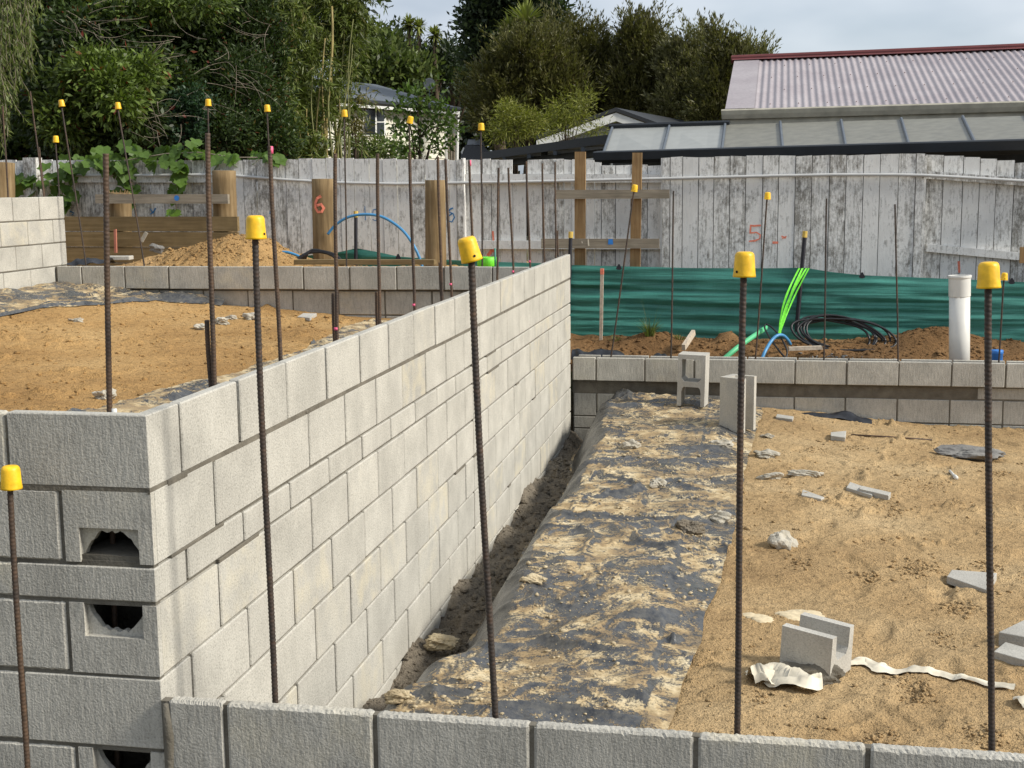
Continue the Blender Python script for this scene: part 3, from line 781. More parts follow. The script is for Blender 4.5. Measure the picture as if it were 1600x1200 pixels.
# ------------------------------------------------------------------ reinforcing bars and caps
def bar_mesh(p0, p1, r, near, n=8):
    p0 = Vector(p0); p1 = Vector(p1); d = p1 - p0; L = d.length; t = d.normalized()
    a = t.orthogonal().normalized(); b = t.cross(a)
    pitch = 0.0105 if near else 0.02; per = 4 if near else 3
    N = max(2, int(L / pitch * per)); n = 12 if near else n
    k = np.arange(N + 1); th = 2 * math.pi * np.arange(n) / n
    bend = 0.004 * np.sin(k / N * 5 + r * 900)
    s = k / N * L
    ph = s[:, None] / pitch * 2 * math.pi + 1.6 * np.abs(np.sin(th))[None, :]
    rr = r * (1 + (0.085 if near else 0.06) * np.clip(np.sin(ph) * 1.6, -0.4, 1))
    A = np.array(a); B = np.array(b); T = np.array(t)
    V = np.array(p0)[None, None, :] + T[None, None, :] * s[:, None, None] + bend[:, None, None] * A + rr[:, :, None] * (np.cos(th)[None, :, None] * A + np.sin(th)[None, :, None] * B)
    V = V.reshape(-1, 3)
    i = np.arange(N)[:, None] * n + np.arange(n)[None, :]; j = np.arange(N)[:, None] * n + (np.arange(n)[None, :] + 1) % n
    Q = np.stack([i, j, j + n, i + n], -1).reshape(-1, 4)
    tip = np.array(p1) + T * 0.0004
    return V, Q, n, N
def rebar(base, top, r, mat, label, near=False, group=None, down=0.25, tape=None):
    base = Vector(base); top = Vector(top); t = (top - base).normalized()
    p0 = base - t * down
    V, Q, n, N = bar_mesh(p0, top, r, near)
    # close the cut end
    c = len(V); V = np.vstack([V, np.array(top)[None, :]]); last = N * n
    ring = np.stack([np.full(n, c), last + np.arange(n), last + (np.arange(n) + 1) % n, np.full(n, c)], -1)
    me = bpy.data.meshes.new('rebar')
    faces = [tuple(int(t_) for t_ in q) for q in Q] + [(int(a), int(b), int(d)) for a, b, d, _ in ring]
    me.from_pydata([tuple(float(x) for x in v) for v in V], [], faces); me.materials.append(mat)
    me.polygons.foreach_set('use_smooth', [True] * len(me.polygons)); me.update()
    o = link(bpy.data.objects.new('rebar', me)); recenter(o)
    tag(o, label, 'rebar', group)
    if tape is not None:
        for f0, f1 in tape:
            q0 = base.lerp(top, f0); q1 = base.lerp(top, f1)
            MB().tube([q0, q1], r * 1.09, 10).build('pink_mark', M_SPRAYP, o, True)
    return o
_capme = {}
def cap_mesh():
    if 'm' in _capme: return _capme['m']
    prof = [(0.0, 0.0585), (0.012, 0.0585), (0.0175, 0.0575), (0.0208, 0.0545), (0.0228, 0.049), (0.0250, 0.012), (0.0262, 0.0045), (0.0268, 0.0), (0.0245, 0.0), (0.0232, 0.012), (0.0205, 0.044), (0.012, 0.052), (0.0, 0.052)]
    mb = MB(); mb.lathe(prof, 28); me = mb.mesh('rebar_cap', M_CAP, True)
    _capme['m'] = me; return me
def cap(p, axis, label, parent, hole=None):
    o = bpy.data.objects.new('safety_cap', cap_mesh()); o.location = Vector(p)
    o.rotation_euler = Vector(axis).to_track_quat('Z', 'Y').to_euler()
    link(o, parent); o['label'] = label
    if hole is not None:            # moulded vent hole on the side that faces us
        mw = Matrix.Translation(Vector(p)) @ Vector(axis).to_track_quat('Z', 'Y').to_matrix().to_4x4()
        tc = mw.inverted() @ Vector(CAM); ang = math.atan2(tc.y, tc.x) + hole
        mb = MB(); rr = 0.0256; z = 0.013
        c = Vector((rr * math.cos(ang), rr * math.sin(ang), z)); nrm = Vector((math.cos(ang), math.sin(ang), 0.06)).normalized()
        Mh = Matrix.Translation(c) @ nrm.to_track_quat('Z', 'Y').to_matrix().to_4x4()
        mb.lathe([(0.0, 0.0006), (0.0030, 0.0006), (0.0034, -0.002)], 12, Mh)
        h = mb.mesh('vent_hole', M_HOLE); ho = bpy.data.objects.new('vent_hole', h); COL.objects.link(ho); ho.parent = o
    return o
def bar_px(tp, bp, plane, r, mat, label, near=False, capl=None, hole=None, ctilt=(0, 0), down=0.25, tape=None, s=1.0):
    ax, v = plane
    base = {'X': aX, 'Y': aY}[ax](bp[0], bp[1], v)
    top = aY(tp[0], tp[1], base.y)
    o = rebar(base, top + (top - base).normalized() * (0.02 if capl else 0), r, mat, label, near, None, down, tape)
    if capl:
        axv = (top - base).normalized() + Vector(RT) * ctilt[0] - Vector(FW) * ctilt[1]
        cap(top - axv.normalized() * 0.004, axv.normalized(), 'yellow plastic safety cap', o, hole)
    return o
NP = ('Y', 0.075)
bar_px((400, 371), (428, 1098), NP, 0.0078, M_BAR, 'dark ribbed rebar before the tall pale wall, rising from the near low wall', True, 'yellow cap in front of the tall wall, on the leftmost bar of the near low wall', 0.95)
bar_px((737, 405), (772, 1118), NP, 0.0082, M_BAR, 'dark ribbed rebar from the near low wall whose cap tilts left', True, 'tilted yellow cap overlapping the weathered fence and the tall wall top', 0.35, (-0.22, 0.10))
bar_px((1163, 430), (1150, 1149), NP, 0.0078, M_BAR, 'dark rebar from the near low wall passing in front of the two standing blocks', True, 'large yellow cap in front of the green shade cloth, beside the lime tape', -0.75)
bar_px((1545, 447), (1548, 1176), NP, 0.0078, M_BAR, 'rightmost tall dark rebar of the near low wall', True, 'large yellow cap just right of the white upright pipe', None)
bar_px((18, 761), (42, 1215), ('Y', -0.11), 0.0072, M_BARR, 'rusty rebar standing before the shaded block face at the left edge', True, 'yellow cap at the left edge in front of the shaded block face', None, down=0.5)

LWP = ('X', -0.100)
lb = [((167, 240), (173, 648), 'thick rusty rebar at the corner of the tall wall', M_BARR, 0.0075, None),
      ((326, 208), (333, 606), 'tall rusty rebar in the tall wall, second from its corner', M_BARR, 0.0075, None),
      ((423, 228), (437, 567), 'rebar in the tall wall with a pink painted tip', M_BARR, 0.0073, [(0.965, 0.998)]),
      ((525, 240), (525, 533), 'rebar in the tall wall just right of the pole marked 6', M_BARR, 0.0073, [(0.06, 0.075)]),
      ((591, 240), (592, 507), 'rusty rebar crossing the blue arched pipe near its top', M_BARR, 0.0073, None),
      ((641, 238), (647, 488), 'rusty rebar crossing the right leg of the blue arched pipe', M_BARR, 0.0073, [(0.04, 0.055)]),
      ((685, 245), (690, 470), 'rebar in front of the right round pole, left one of a close pair', M_BARR, 0.0073, None),
      ((697, 248), (705, 465), 'rebar in front of the right round pole, right one of a close pair', M_BARR, 0.0072, [(0.09, 0.105)]),
      ((734, 250), (741, 455), 'rebar with a pink tip rising behind the tilted yellow cap', M_BARR, 0.0072, [(0.955, 0.998)]),
      ((780, 262), (776, 442), 'rebar leaning slightly right beside the lime green roll', M_BARR, 0.0072, None),
      ((795, 262), (802, 431), 'rebar leaning slightly left between the lime roll and the two brown stakes', M_BARR, 0.0072, [(0.03, 0.05)]),
      ((823, 252), (828, 422), 'rebar in front of the missing fence paling', M_BARR, 0.0072, [(0.07, 0.09)]),
      ((848, 255), (850, 415), 'rebar just right of the missing fence paling', M_BARR, 0.0072, None),
      ((868, 253), (868, 408), 'last tall rebar before the far end of the tall wall', M_BARR, 0.0070, None)]
for tp, bp, lab, mt, r_, tape in lb:
    bar_px(tp, bp, LWP if bp[0] > 200 else ('Y', 0.12), r_, mt, lab, bp[1] > 480, down=(1.5 if bp[0] < 200 else 0.25), tape=tape)
for tp, bp, lab in [((325, 500), (330, 607), 'short starter bar tied beside the second rebar of the tall wall'), ((522, 458), (523, 534), 'short starter bar beside the rebar right of the pole marked 6'),
                    ((589.5, 456), (590, 508), 'short starter bar beside the rebar crossing the blue pipe top'), ((688, 410), (690, 470), 'short starter bar before the right round pole'),
                    ((871.5, 360), (872, 405), 'short starter bar at the far end of the tall wall')]:
    b0 = aX(bp[0], bp[1], -0.112); rebar(b0, aY(tp[0], tp[1], b0.y), 0.0073, M_BARR, lab, bp[1] > 480)
# white sleeve at the foot of the corner bar
p = aY(179, 648, 0.085); MBs = MB().tube([p + Vector((0, 0, -0.06)), p + Vector((0, 0, 0.016))], 0.007, 10)
tag(recenter(MBs.build('plastic_sleeve', M_PVC, None, True)), 'short white plastic sleeve at the foot of the corner rebar', 'sleeve')

FLP = ('Y', 7.41)
for tp, bp, lab, cl in [((97, 166), (134, 414), 'thin leaning rebar left of the thick corner bar, from the platform back wall', 'small yellow cap highest at left against the dark trees'),
                        ((185, 170), (225, 415), 'thin leaning rebar just right of the thick corner bar', 'small yellow cap just right of the thick rusty corner bar'),
                        ((325.5, 165), (331, 414), 'thin rebar seen behind the second tall rusty bar', 'small yellow cap above the second tall rusty bar'),
                        ((418, 174), (429, 414), 'thin rebar seen behind the bar with the pink tip', 'small yellow cap in front of the bamboo, above the pink tipped bar'),
                        ((538.5, 182), (541, 417), 'thin dark rebar left of the blue spray numbers', 'small yellow cap at the left edge of the cottage window'),
                        ((640, 192), (645, 418), 'thin rebar before the young tree by the cottage', 'small tilted yellow cap before the young tree'),
                        ((752, 203), (753, 418), 'thin rebar before the dark parked vehicle', 'small yellow cap before the dark parked vehicle')]:
    bar_px(tp, bp, FLP, 0.0068, M_BAR, lab, False, cl, None, (0.25, 0.1) if bp[0] == 645 else (random.uniform(-.05, .05), 0.02), s=1.0)
LFP = ('X', -4.55)
bar_px((87.5, 222), (92, 309), LFP, 0.0065, M_BAR, 'thin capped rebar in the left pale wall', False, 'small yellow cap low at left above the left pale wall')
for tp, bp, lab in [((48, 143), (68, 309), 'tall leaning rebar in the left pale wall'), ((62, 230), (69, 309), 'short rebar beside the tall leaning one in the left pale wall'), ((5, 165), (12, 309), 'rebar in front of the leftmost round pole')]:
    bar_px(tp, bp, LFP, 0.0068, M_BARR, lab)
FRP = ('Y', 7.63)
for tp, bp, lab, cl in [((991, 299), (954, 560), 'thin rebar leaning right before the brown stakes', 'small yellow cap before the right brown stake'),
                        ((1199, 311), (1180, 562), 'thin rebar leaning right before the red number on the fence', 'small yellow cap beside the red number on the fence'),
                        ((1569, 437), (1560, 568), 'thin rebar at the right edge beside the rightmost large cap', 'small yellow cap half hidden at the right edge'),
                        ((1053, 298), (1048, 560), 'bare thin rebar just right of the two brown stakes', None),
                        ((1292, 310), (1287, 564), 'bare thin rebar right of the lime tape', None),
                        ((1399, 319), (1403, 566), 'bare thin rebar left of the white upright pipe', None)]:
    bar_px(tp, bp, FRP, 0.0068, M_BAR, lab, False, cl, None if not cl else 0.2)

# ------------------------------------------------------------------ loose blocks on the lower bed
def place(o, loc, rz=0, rx=0, ry=0):
    o.location = Vector(loc); o.rotation_euler = (rx, ry, rz); return o
# half channel block, open side up
mb = MB(); L_, W_, Hh, t_ = 0.20, 0.19, 0.175, 0.036
sec = [(-W_/2, 0), (W_/2, 0), (W_/2, Hh), (W_/2 - t_, Hh), (W_/2 - t_ - 0.004, 0.10), (W_/2 - t_ - 0.022, 0.078), (-W_/2 + t_ + 0.022, 0.078), (-W_/2 + t_ + 0.004, 0.10), (-W_/2 + t_, Hh), (-W_/2, Hh)]
def extr(mb, sec, L, axis='x'):
    n_ = len(sec); V = [(-L / 2, a, b) for a, b in sec] + [(L / 2, a, b) for a, b in sec]
    if axis == 'y': V = [(a, -L / 2, b) for a, b in sec] + [(a, L / 2, b) for a, b in sec]
    F = [tuple(range(n_)), tuple(range(n_, 2 * n_))[::-1]] + [(i, (i + 1) % n_, n_ + (i + 1) % n_, n_ + i) for i in range(n_)]
    return mb.add(V, F)
extr(mb, sec, L_)
cb = mb.build('channel_block', M_SLAB)
q = on_sand(1266, 1063); 
place(cb, (q.x + 0.02, q.y + 0.09, zsand(q.x, q.y + .09) + 0.004), R(-27), 0, R(3))
tag(cb, 'half concrete channel block with its open side up on the sand', 'block')
# damp mortar smear on its face
# open ended block standing on its end
mb = MB(); a_, h_, t_, dp = 0.106, 0.40, 0.030, 0.19
def rrect(x0, x1, z0, z1, r, n_=4, opn=None):
    pts = []
    for cx, cz, s0 in ((x1 - r, z0 + r, -90), (x1 - r, z1 - r, 0), (x0 + r, z1 - r, 90), (x0 + r, z0 + r, 180)):
        for k in range(n_ + 1):
            an = R(s0 + 90 * k / n_); pts.append((cx + r * math.cos(an), cz + r * math.sin(an)))
    return pts
# outline pieces: two side shells, a top web, a middle web
outer_bottom = [(-a_, 0), (-a_ + t_, 0), (-a_ + t_, 0.10), (-a_ + t_ + 0.006, 0.135), (-a_ + t_ + 0.02, 0.15), (a_ - t_ - 0.02, 0.15), (a_ - t_ - 0.006, 0.135), (a_ - t_, 0.10), (a_ - t_, 0), (a_, 0), (a_, 0.170), (-a_, 0.170)]
extr(mb, outer_bottom, dp, 'y')
up_ = [(-a_, 0.170), (a_, 0.170), (a_, h_), (a_ - t_, h_), (a_ - t_, 0.215), (a_ - t_ - 0.02, 0.192), (-a_ + t_ + 0.02, 0.192), (-a_ + t_, 0.215), (-a_ + t_, h_), (-a_, h_)]
extr(mb, [(x, z + 0.0003 if z == 0.17 else z) for x, z in up_], dp, 'y')
mb.box(-a_ + t_ - .001, a_ - t_ + .001, -dp / 2 + .001, dp / 2 - .001, h_ - 0.036, h_ - 0.0005)
hb = mb.build('open_end_block', M_SLAB); q = on_poly(1081, 636)
place(hb, (q.x, q.y + 0.095, q.z + 0.004), R(-7), 0, R(1.2)); tag(hb, 'grey hollow block standing on end, its two openings facing us', 'block')
# channel block standing on end, opening to the right
mb = MB(); sec2 = [(-0.095, -0.095), (0.095, -0.095), (0.095, -0.061), (-0.02, -0.059), (-0.045, -0.035), (-0.045, 0.035), (-0.02, 0.059), (0.095, 0.061), (0.095, 0.095), (-0.095, 0.095)]
n_ = len(sec2); V = [(x, y, 0) for x, y in sec2] + [(x, y, 0.39) for x, y in sec2]
mb.add(V, [tuple(range(n_))[::-1], tuple(range(n_, 2 * n_))] + [(i, (i + 1) % n_, n_ + (i + 1) % n_, n_ + i) for i in range(n_)])
sb = mb.build('channel_block', M_SLAB); q = on_poly(1142, 673)
place(sb, (q.x + 0.045, q.y + 0.09, q.z - 0.01), R(-28), 0, 0); tag(sb, 'grey channel block standing on end in front of the low far wall', 'block')

# flat offcuts
def offcut(name, corners_px, th, label, cat, mat=M_SLAB, z=-1.27, up=False, grp=None):
    P = [(on_up if up else on_sand)(a, b) for a, b in corners_px]
    zb_ = min(p.z for p in P) if not up else sum(p.z for p in P) / len(P)
    zb_ = sum(p.z for p in P) / len(P) - 0.004
    n_ = len(P); c = sum((Vector(p) for p in P), Vector()) / n_
    V = [(p.x, p.y, zb_) for p in P] + [(p.x, p.y, zb_ + th) for p in P]
    # small chamfer ring on top
    V2 = [(p.x + (c.x - p.x) * .03, p.y + (c.y - p.y) * .03, zb_ + th + 0.002) for p in P]
    V += V2
    F = [tuple(range(n_))[::-1], tuple(range(2 * n_, 3 * n_))]
    for i in range(n_):
        j = (i + 1) % n_; F += [(i, j, n_ + j, n_ + i), (n_ + i, n_ + j, 2 * n_ + j, 2 * n_ + i)]
    o = MB().add(V, F).build(name, mat); recenter(o); return tag(o, label, cat, grp)
offcut('concrete_offcut', [(1479, 914), (1543, 927), (1557, 909), (1487, 897)], 0.032, 'speckled flat concrete offcut lying behind the rightmost dark rebar', 'offcut')
offcut('concrete_offcut', [(1552, 1028), (1610, 1046), (1640, 1030), (1570, 1016)], 0.030, 'lower of two concrete slabs stacked at the right edge', 'offcut')
offcut('concrete_offcut', [(1560, 1008), (1600, 1018), (1640, 1000), (1600, 985)], 0.055, 'upper of two concrete slabs stacked at the right edge', 'offcut')
offcut('concrete_offcut', [(1298, 688), (1320, 690), (1322, 682), (1298, 680)], 0.035, 'small square concrete piece near the far low wall', 'offcut')
offcut('concrete_offcut', [(1322, 766), (1362, 776), (1368, 770), (1328, 759)], 0.018, 'pale concrete strip lying under another on the sand', 'offcut')
offcut('concrete_offcut', [(1342, 772), (1388, 782), (1392, 774), (1346, 767)], 0.030, 'pale concrete strip lying across another on the sand', 'offcut')
offcut('concrete_offcut', [(1252, 777), (1283, 783), (1288, 780), (1254, 771)], 0.018, 'thin pale concrete sliver left of the two crossed strips', 'offcut')
offcut('concrete_offcut', [(1212, 655), (1238, 659), (1240, 655), (1214, 651)], 0.022, 'thin concrete sliver at the foot of the far low wall', 'offcut')
offcut('concrete_offcut', [(465, 498), (484, 500), (495, 495), (474, 492)], 0.022, 'small flat concrete piece on the upper platform', 'offcut', up=True)

def blob(name, p, size, label, cat, mat, seed, flat=0.5, ry=0.0, sub=4, rough=0.5, sink=0.3, parent=None, grp=None):
    import bmesh
    bm = bmesh.new(); bmesh.ops.create_icosphere(bm, subdivisions=sub, radius=1)
    rs = np.random.RandomState(seed); k1 = rs.uniform(-2.2, 2.2, (5, 3)); ph = rs.uniform(0, 6, 5); k2 = rs.uniform(-6, 6, (7, 3)); p2 = rs.uniform(0, 6, 7); k3 = rs.uniform(-18, 18, (6, 3)); p3 = rs.uniform(0, 6, 6)
    for v in bm.verts:
        d = np.array(v.co); s = 1 + rough * (np.sin(k1 @ d + ph).mean() * 1.5 + np.sin(k2 @ d + p2).mean() * 1.2 + np.sin(k3 @ d + p3).mean() * 0.45) + rs.uniform(-.025, .025) * min(1, rough * 2.2)
        v.co = Vector((d[0] * size[0] * s, d[1] * size[1] * s, d[2] * size[2] * s))
    me = bpy.data.meshes.new(name); bm.to_mesh(me); bm.free(); me.materials.append(mat)
    o = bpy.data.objects.new(name, me); o.location = Vector(p) + Vector((0, 0, size[2] * (1 - 2 * sink))); o.rotation_euler[2] = ry
    link(o, parent); return tag(o, label, cat, grp)
for k, (px, py, sx, sy, sz, lab) in enumerate([
    (1196, 714, .075, .05, .022, 'white mortar chunk on the sheet edge beside the dark bar'), (1254, 744, .11, .03, .02, 'long white mortar dropping on the sand'),
    (1204, 748, .055, .03, .018, 'small pale mortar lump at the sheet edge, left of the long dropping'), (1222, 854, .06, .05, .035, 'pale mortar lump with a sandy top in the middle of the lower bed'),
    (1200, 683, .05, .03, .012, 'small crumbled mortar patch behind the standing blocks')]):
    blob('mortar_lump', on_sand(px, py), (sx * .9, sy, sz * 1.4), lab, 'mortar', M_CHUNK, 40 + k, rough=0.55)
for k, (px, py, s) in enumerate([(1120, 700, .06), (1075, 830, .07), (1120, 812, .05), (1030, 760, .05), (985, 700, .05), (1150, 690, .03)]):
    blob('mortar_lump', on_poly(px, py), (s, s * .85, s * .6), ['pale mortar lump on the sheet by the dark bar', 'mortar lump in the middle of the sanded sheet', 'mortar lump on the sheet just behind the middle lump', 'small mortar lump on the sheet toward the wall', 'small mortar lump far along the sheet', 'tiny mortar lump at the foot of the standing channel block'][k], 'mortar', M_CHUNK if k != 1 else M_MUD, 60 + k, rough=0.55)
blob('mortar_heap', on_sand(1518, 716), (.16, .09, .045), 'grey mortar heap near the rightmost rebar', 'mortar', M_CHUNKG, 80, rough=0.6, sub=4)
blob('rock', aZ(687, 1008, -1.49), (.075, .05, .03), 'flat grey-tan stone lying in the trench against the sheet', 'stone', M_ROCK, 81)
blob('rock', on_poly(630, 1096) + Vector((0, 0, .005)), (.05, .03, .022), 'yellowish stone on the sheet near the low wall corner', 'stone', M_ROCK, 82)
blob('rock', on_poly(838, 910), (.05, .028, .02), 'sandy stone on the sheet beside the tilted bar', 'stone', M_ROCK, 83)
for k, (px, py, s, lab) in enumerate([(118, 505, .055, 'white mortar crumbs at the left of the upper platform'), (315, 515, .045, 'round white mortar lump left of the second tall rebar'), (360, 500, .05, 'white mortar lump right of the second tall rebar'),
                                  (347, 507, .06, 'flat white mortar patch just below the lump by the second rebar'), (392, 499, .05, 'pale mortar lump by the first capped bar'), (467, 483, .045, 'white lump at the foot of the platform back wall'),
                                  (160, 622, .05, 'white mortar smear near the corner rebar')]):
    blob('mortar_lump', on_up(px, py), (s, s * .8, s * .6), lab, 'mortar', M_CHUNK, 90 + k, rough=0.55)
# short plastic pipe, loose rod
q = on_sand(1494, 750); q2 = on_sand(1484, 739)
mb = MB(); mb.tube([q2 + Vector((0, 0, .012)), q + Vector((0, 0, .012))], 0.009, 12); mb.tube([q + Vector((0, 0, .013)) - (q - q2) * .22, q + Vector((0, 0, .013))], 0.0135, 12)
tag(recenter(mb.build('pipe_offcut', M_PVC, None, True)), 'short white pipe offcut with a socket end on the sand', 'pipe')
mb = MB(); mb.tube([on_sand(a, b) + Vector((0, 0, .008)) for a, b in ((1330, 681), (1370, 683), (1415, 686), (1456, 689))], 0.006, 8)
tag(recenter(mb.build('loose_rod', M_BARR, None, True)), 'thin rusty rod lying on the sand before the far wall', 'rod')
# damp blotch shapes and a pale powder spill
def patch(px_pts, mat, label, cat, name, thick=0.006, seed=0):
    P = [on_sand(a, b) for a, b in px_pts]; c = sum(P, Vector()) / len(P)
    V = [tuple(c + Vector((0, 0, thick)))]; F = []
    n_ = 40; rs = np.random.RandomState(seed)
    ang = np.array([math.atan2(p.y - c.y, p.x - c.x) for p in P]); rad = np.array([math.hypot(p.x - c.x, p.y - c.y) for p in P])
    o_ = np.argsort(ang); ang = ang[o_]; rad = rad[o_]
    for ring in (0.4, 0.75, 1.0):
        for k in range(n_):
            t = -math.pi + 2 * math.pi * k / n_
            r_ = np.interp(t, np.concatenate([ang - 2 * math.pi, ang, ang + 2 * math.pi]), np.tile(rad, 3)) * ring * (1 + (rs.uniform(-.22, .12) if ring == 1 else 0))
            x, y = c.x + r_ * math.cos(t), c.y + r_ * math.sin(t)
            V.append((x, y, zsand(x, y) + (thick if ring < 1 else -0.003)))
    for k in range(n_):
        k2 = (k + 1) % n_; F.append((0, 1 + k, 1 + k2))
        for r_ in range(2): F.append((1 + r_ * n_ + k, 1 + r_ * n_ + k2, 1 + (r_ + 1) * n_ + k2, 1 + (r_ + 1) * n_ + k))
    o = MB().add(V, F).build(name, mat, None, True); me = o.data
    recenter(o); return tag(o, label, cat)
M_POWDER = plain('cream_powder', (0.60, 0.50, 0.335), 0.95, 0, 40, 0.15, 0.1, 0.3, 'geo')
patch([(1206, 958), (1240, 953), (1292, 960), (1262, 971), (1225, 966)], M_POWDER, 'larger cream powder spill on the sand', 'spill', 'powder_spill', 0.005, 1)
patch([(1162, 955), (1180, 958), (1212, 970), (1195, 977), (1172, 966)], M_POWDER, 'smaller cream powder spill beside the dark rebar', 'spill', 'powder_spill', 0.004, 2)
blob('mortar_heap', on_sand(1256, 1064), (.085, .028, .034), 'damp mortar against the front face of the half channel block', 'mortar', M_MORTARD, 311, rough=.6)
# fabric strip
def ribbon(path, widths, mat, name, label, cat, seed, lift=0.012, getp=on_sand):
    P = [getp(a, b) for a, b in path]; rs = random.Random(seed)
    pts = []
    for i in range(len(P) - 1):
        for k in range(10):
            t = k / 10; pts.append((P[i].lerp(P[i + 1], t), widths[i] * (1 - t) + widths[i + 1] * t))
    pts.append((P[-1], widths[-1])); V = []; F = []; m_ = 7
    for i, (p, w_) in enumerate(pts):
        d = (pts[min(i + 1, len(pts) - 1)][0] - pts[max(i - 1, 0)][0]); d.z = 0; d = d.normalized() if d.length > 0 else Vector((1, 0, 0))
        s_ = Vector((-d.y, d.x, 0))
        for k in range(m_):
            u = k / (m_ - 1) * 2 - 1
            hgt = lift * (0.6 + 0.6 * math.sin(i * 0.23 + seed) * u + 0.9 * abs(math.sin(k * 1.3 + i * 0.12))) + rs.uniform(0, lift * .12)
            wv = w_ * (1 + .15 * math.sin(i * .4 + seed)); x, y = p.x + s_.x * u * wv / 2, p.y + s_.y * u * wv / 2
            V.append((x, y, zsand(x, y) + hgt * (1 - .75 * abs(u)) + 0.005))
    for i in range(len(pts) - 1):
        for k in range(m_ - 1): F.append((i * m_ + k, i * m_ + k + 1, (i + 1) * m_ + k + 1, (i + 1) * m_ + k))
    o = MB().add(V, F).build(name, mat, None, True); recenter(o); return tag(o, label, cat)
ribbon([(1172, 1068), (1186, 1066), (1208, 1064), (1235, 1072), (1262, 1078), (1284, 1078)], [.06, .16, .17, .14, .10, .03], M_FABRIC, 'fabric_strip', 'crumpled dirty white fabric at the left foot of the half channel block', 'fabric', 3, 0.045)
ribbon([(1326, 1041), (1352, 1036), (1378, 1046), (1410, 1054), (1470, 1058), (1530, 1068), (1586, 1078)], [.03, .07, .10, .075, .045, .035, .03], M_FABRIC, 'fabric_strip', 'long dirty white fabric strip trailing right across the sand', 'fabric', 5, 0.012)
ribbon([(1590, 1105), (1605, 1100), (1630, 1098)], [.05, .10, .10], M_FABRIC, 'fabric_strip', 'scrap of dirty white fabric at the lower right edge', 'fabric', 7, 0.02)

# crumbs of sand and mortar: too many to count
def crumbs(name, P, S, mat, seed):
    rs = np.random.RandomState(seed)
    t = (1 + 5 ** .5) / 2
    ico = np.array([(-1, t, 0), (1, t, 0), (-1, -t, 0), (1, -t, 0), (0, -1, t), (0, 1, t), (0, -1, -t), (0, 1, -t), (t, 0, -1), (t, 0, 1), (-t, 0, -1), (-t, 0, 1)]) / 1.9
    f = np.array([(0, 11, 5), (0, 5, 1), (0, 1, 7), (0, 7, 10), (0, 10, 11), (1, 5, 9), (5, 11, 4), (11, 10, 2), (10, 7, 6), (7, 1, 8), (3, 9, 4), (3, 4, 2), (3, 2, 6), (3, 6, 8), (3, 8, 9), (4, 9, 5), (2, 4, 11), (6, 2, 10), (8, 6, 7), (9, 8, 1)])
    n_ = len(P); V = ico[None] * S[:, None, None] * rs.uniform(0.4, 1.35, (n_, 12, 1)) * np.stack([rs.uniform(.7, 1.5, n_), rs.uniform(.7, 1.3, n_), rs.uniform(.45, .9, n_)], -1)[:, None, :] + P[:, None, :]
    F = f[None] + (np.arange(n_) * 12)[:, None, None]
    o = fast(name, V.reshape(-1, 3), F.reshape(-1, 3), mat); return o
n_ = 4200
cx, cy = RNG.uniform(1.3, 4.6, n_), 1.0 + 6.4 * RNG.rand(n_) ** 1.3
keep = (fbm(cx * 2.3, cy * 2.3, 301, 3) > -0.12 + 0.25 * RNG.rand(n_)) & (cx > poly_right(cy) + 0.0)
cx, cy = cx[keep], cy[keep]; S_ = 0.0035 + 0.011 * RNG.rand(len(cx)) ** 4
cl = RNG.rand(len(cx)) < 0.02; S_[cl] *= 1.7
P_ = np.stack([cx, cy, sand_h(cx, cy) + S_ * 0.2], -1)
tag(crumbs('sand_crumbs', P_, S_, M_SAND, 1), 'crumbs and small clods of sand on the lower bed', 'sand crumbs', kind='stuff')
# clods gathered into trodden heaps
hp = []
for (px, py, sp, k) in [(1425, 890, .10, 90), (1355, 900, .06, 40), (1500, 950, .08, 60), (1545, 885, .06, 50), (1480, 1000, .07, 40), (1395, 800, .08, 40), (1270, 700, .1, 40), (1560, 740, .12, 80), (1420, 1070, .07, 60), (1390, 1165, .07, 60), (1440, 1085, .06, 50), (1530, 1150, .07, 60), (1330, 700, .1, 40), (1250, 880, .06, 30), (1450, 760, .12, 50), (1190, 1090, .04, 20), (1580, 660, .15, 60)]:
    c = on_sand(px, py)
    for _ in range(int(k * 1.8)): 
        x, y = c.x + RNG.randn() * sp * .6, c.y + RNG.randn() * sp * .8
        s_ = 0.003 + 0.010 * RNG.rand() ** 2.5; hp.append((x, y, zsand(x, y) + s_ * .15, s_))
hp = np.array(hp); tag(crumbs('sand_clods', hp[:, :3], hp[:, 3], M_SAND, 2), 'trodden clods of damp sand scattered over the lower bed', 'sand clods', kind='stuff')
n_ = 2600; py_ = 0.8 + 6.5 * RNG.rand(n_) ** 1.2; pl_, pr_ = poly_left(py_), poly_right(py_); px_ = pl_ + 0.25 + RNG.rand(n_) * (pr_ - pl_ - .27)
k_ = fbm(px_ * 2.5, py_ * 2.5, 311, 3) > -0.02; px_, py_ = px_[k_], py_[k_]; S_ = 0.003 + 0.010 * RNG.rand(len(px_)) ** 4
tag(crumbs('mortar_crumbs', np.stack([px_, py_, poly_h(px_, py_) + S_ * .2], -1), S_, M_ROCK, 3), 'crumbs of sand and mortar strewn on the plastic sheet', 'mortar crumbs', kind='stuff')
n_ = 1500; mx = RNG.uniform(0.0, 0.26, n_); my = RNG.uniform(0.8, 7.4, n_); S_ = 0.006 + 0.018 * RNG.rand(n_) ** 3
mz = -1.545 + 0.06 * fbm(mx * 7, my * 5, 121, 4, 0.6) + 0.035 * np.clip(fbm(mx * 22, my * 16, 131, 3), -.1, 1) + 0.09 * np.exp(-(mx / 0.07) ** 2) * (0.5 + fbm(my * 2.4, my * 0, 141, 2))
tag(crumbs('mud_crumbs', np.stack([mx, my, mz], -1), S_, M_MUD, 4), 'lumps of wet mud in the trench', 'mud crumbs', kind='stuff')
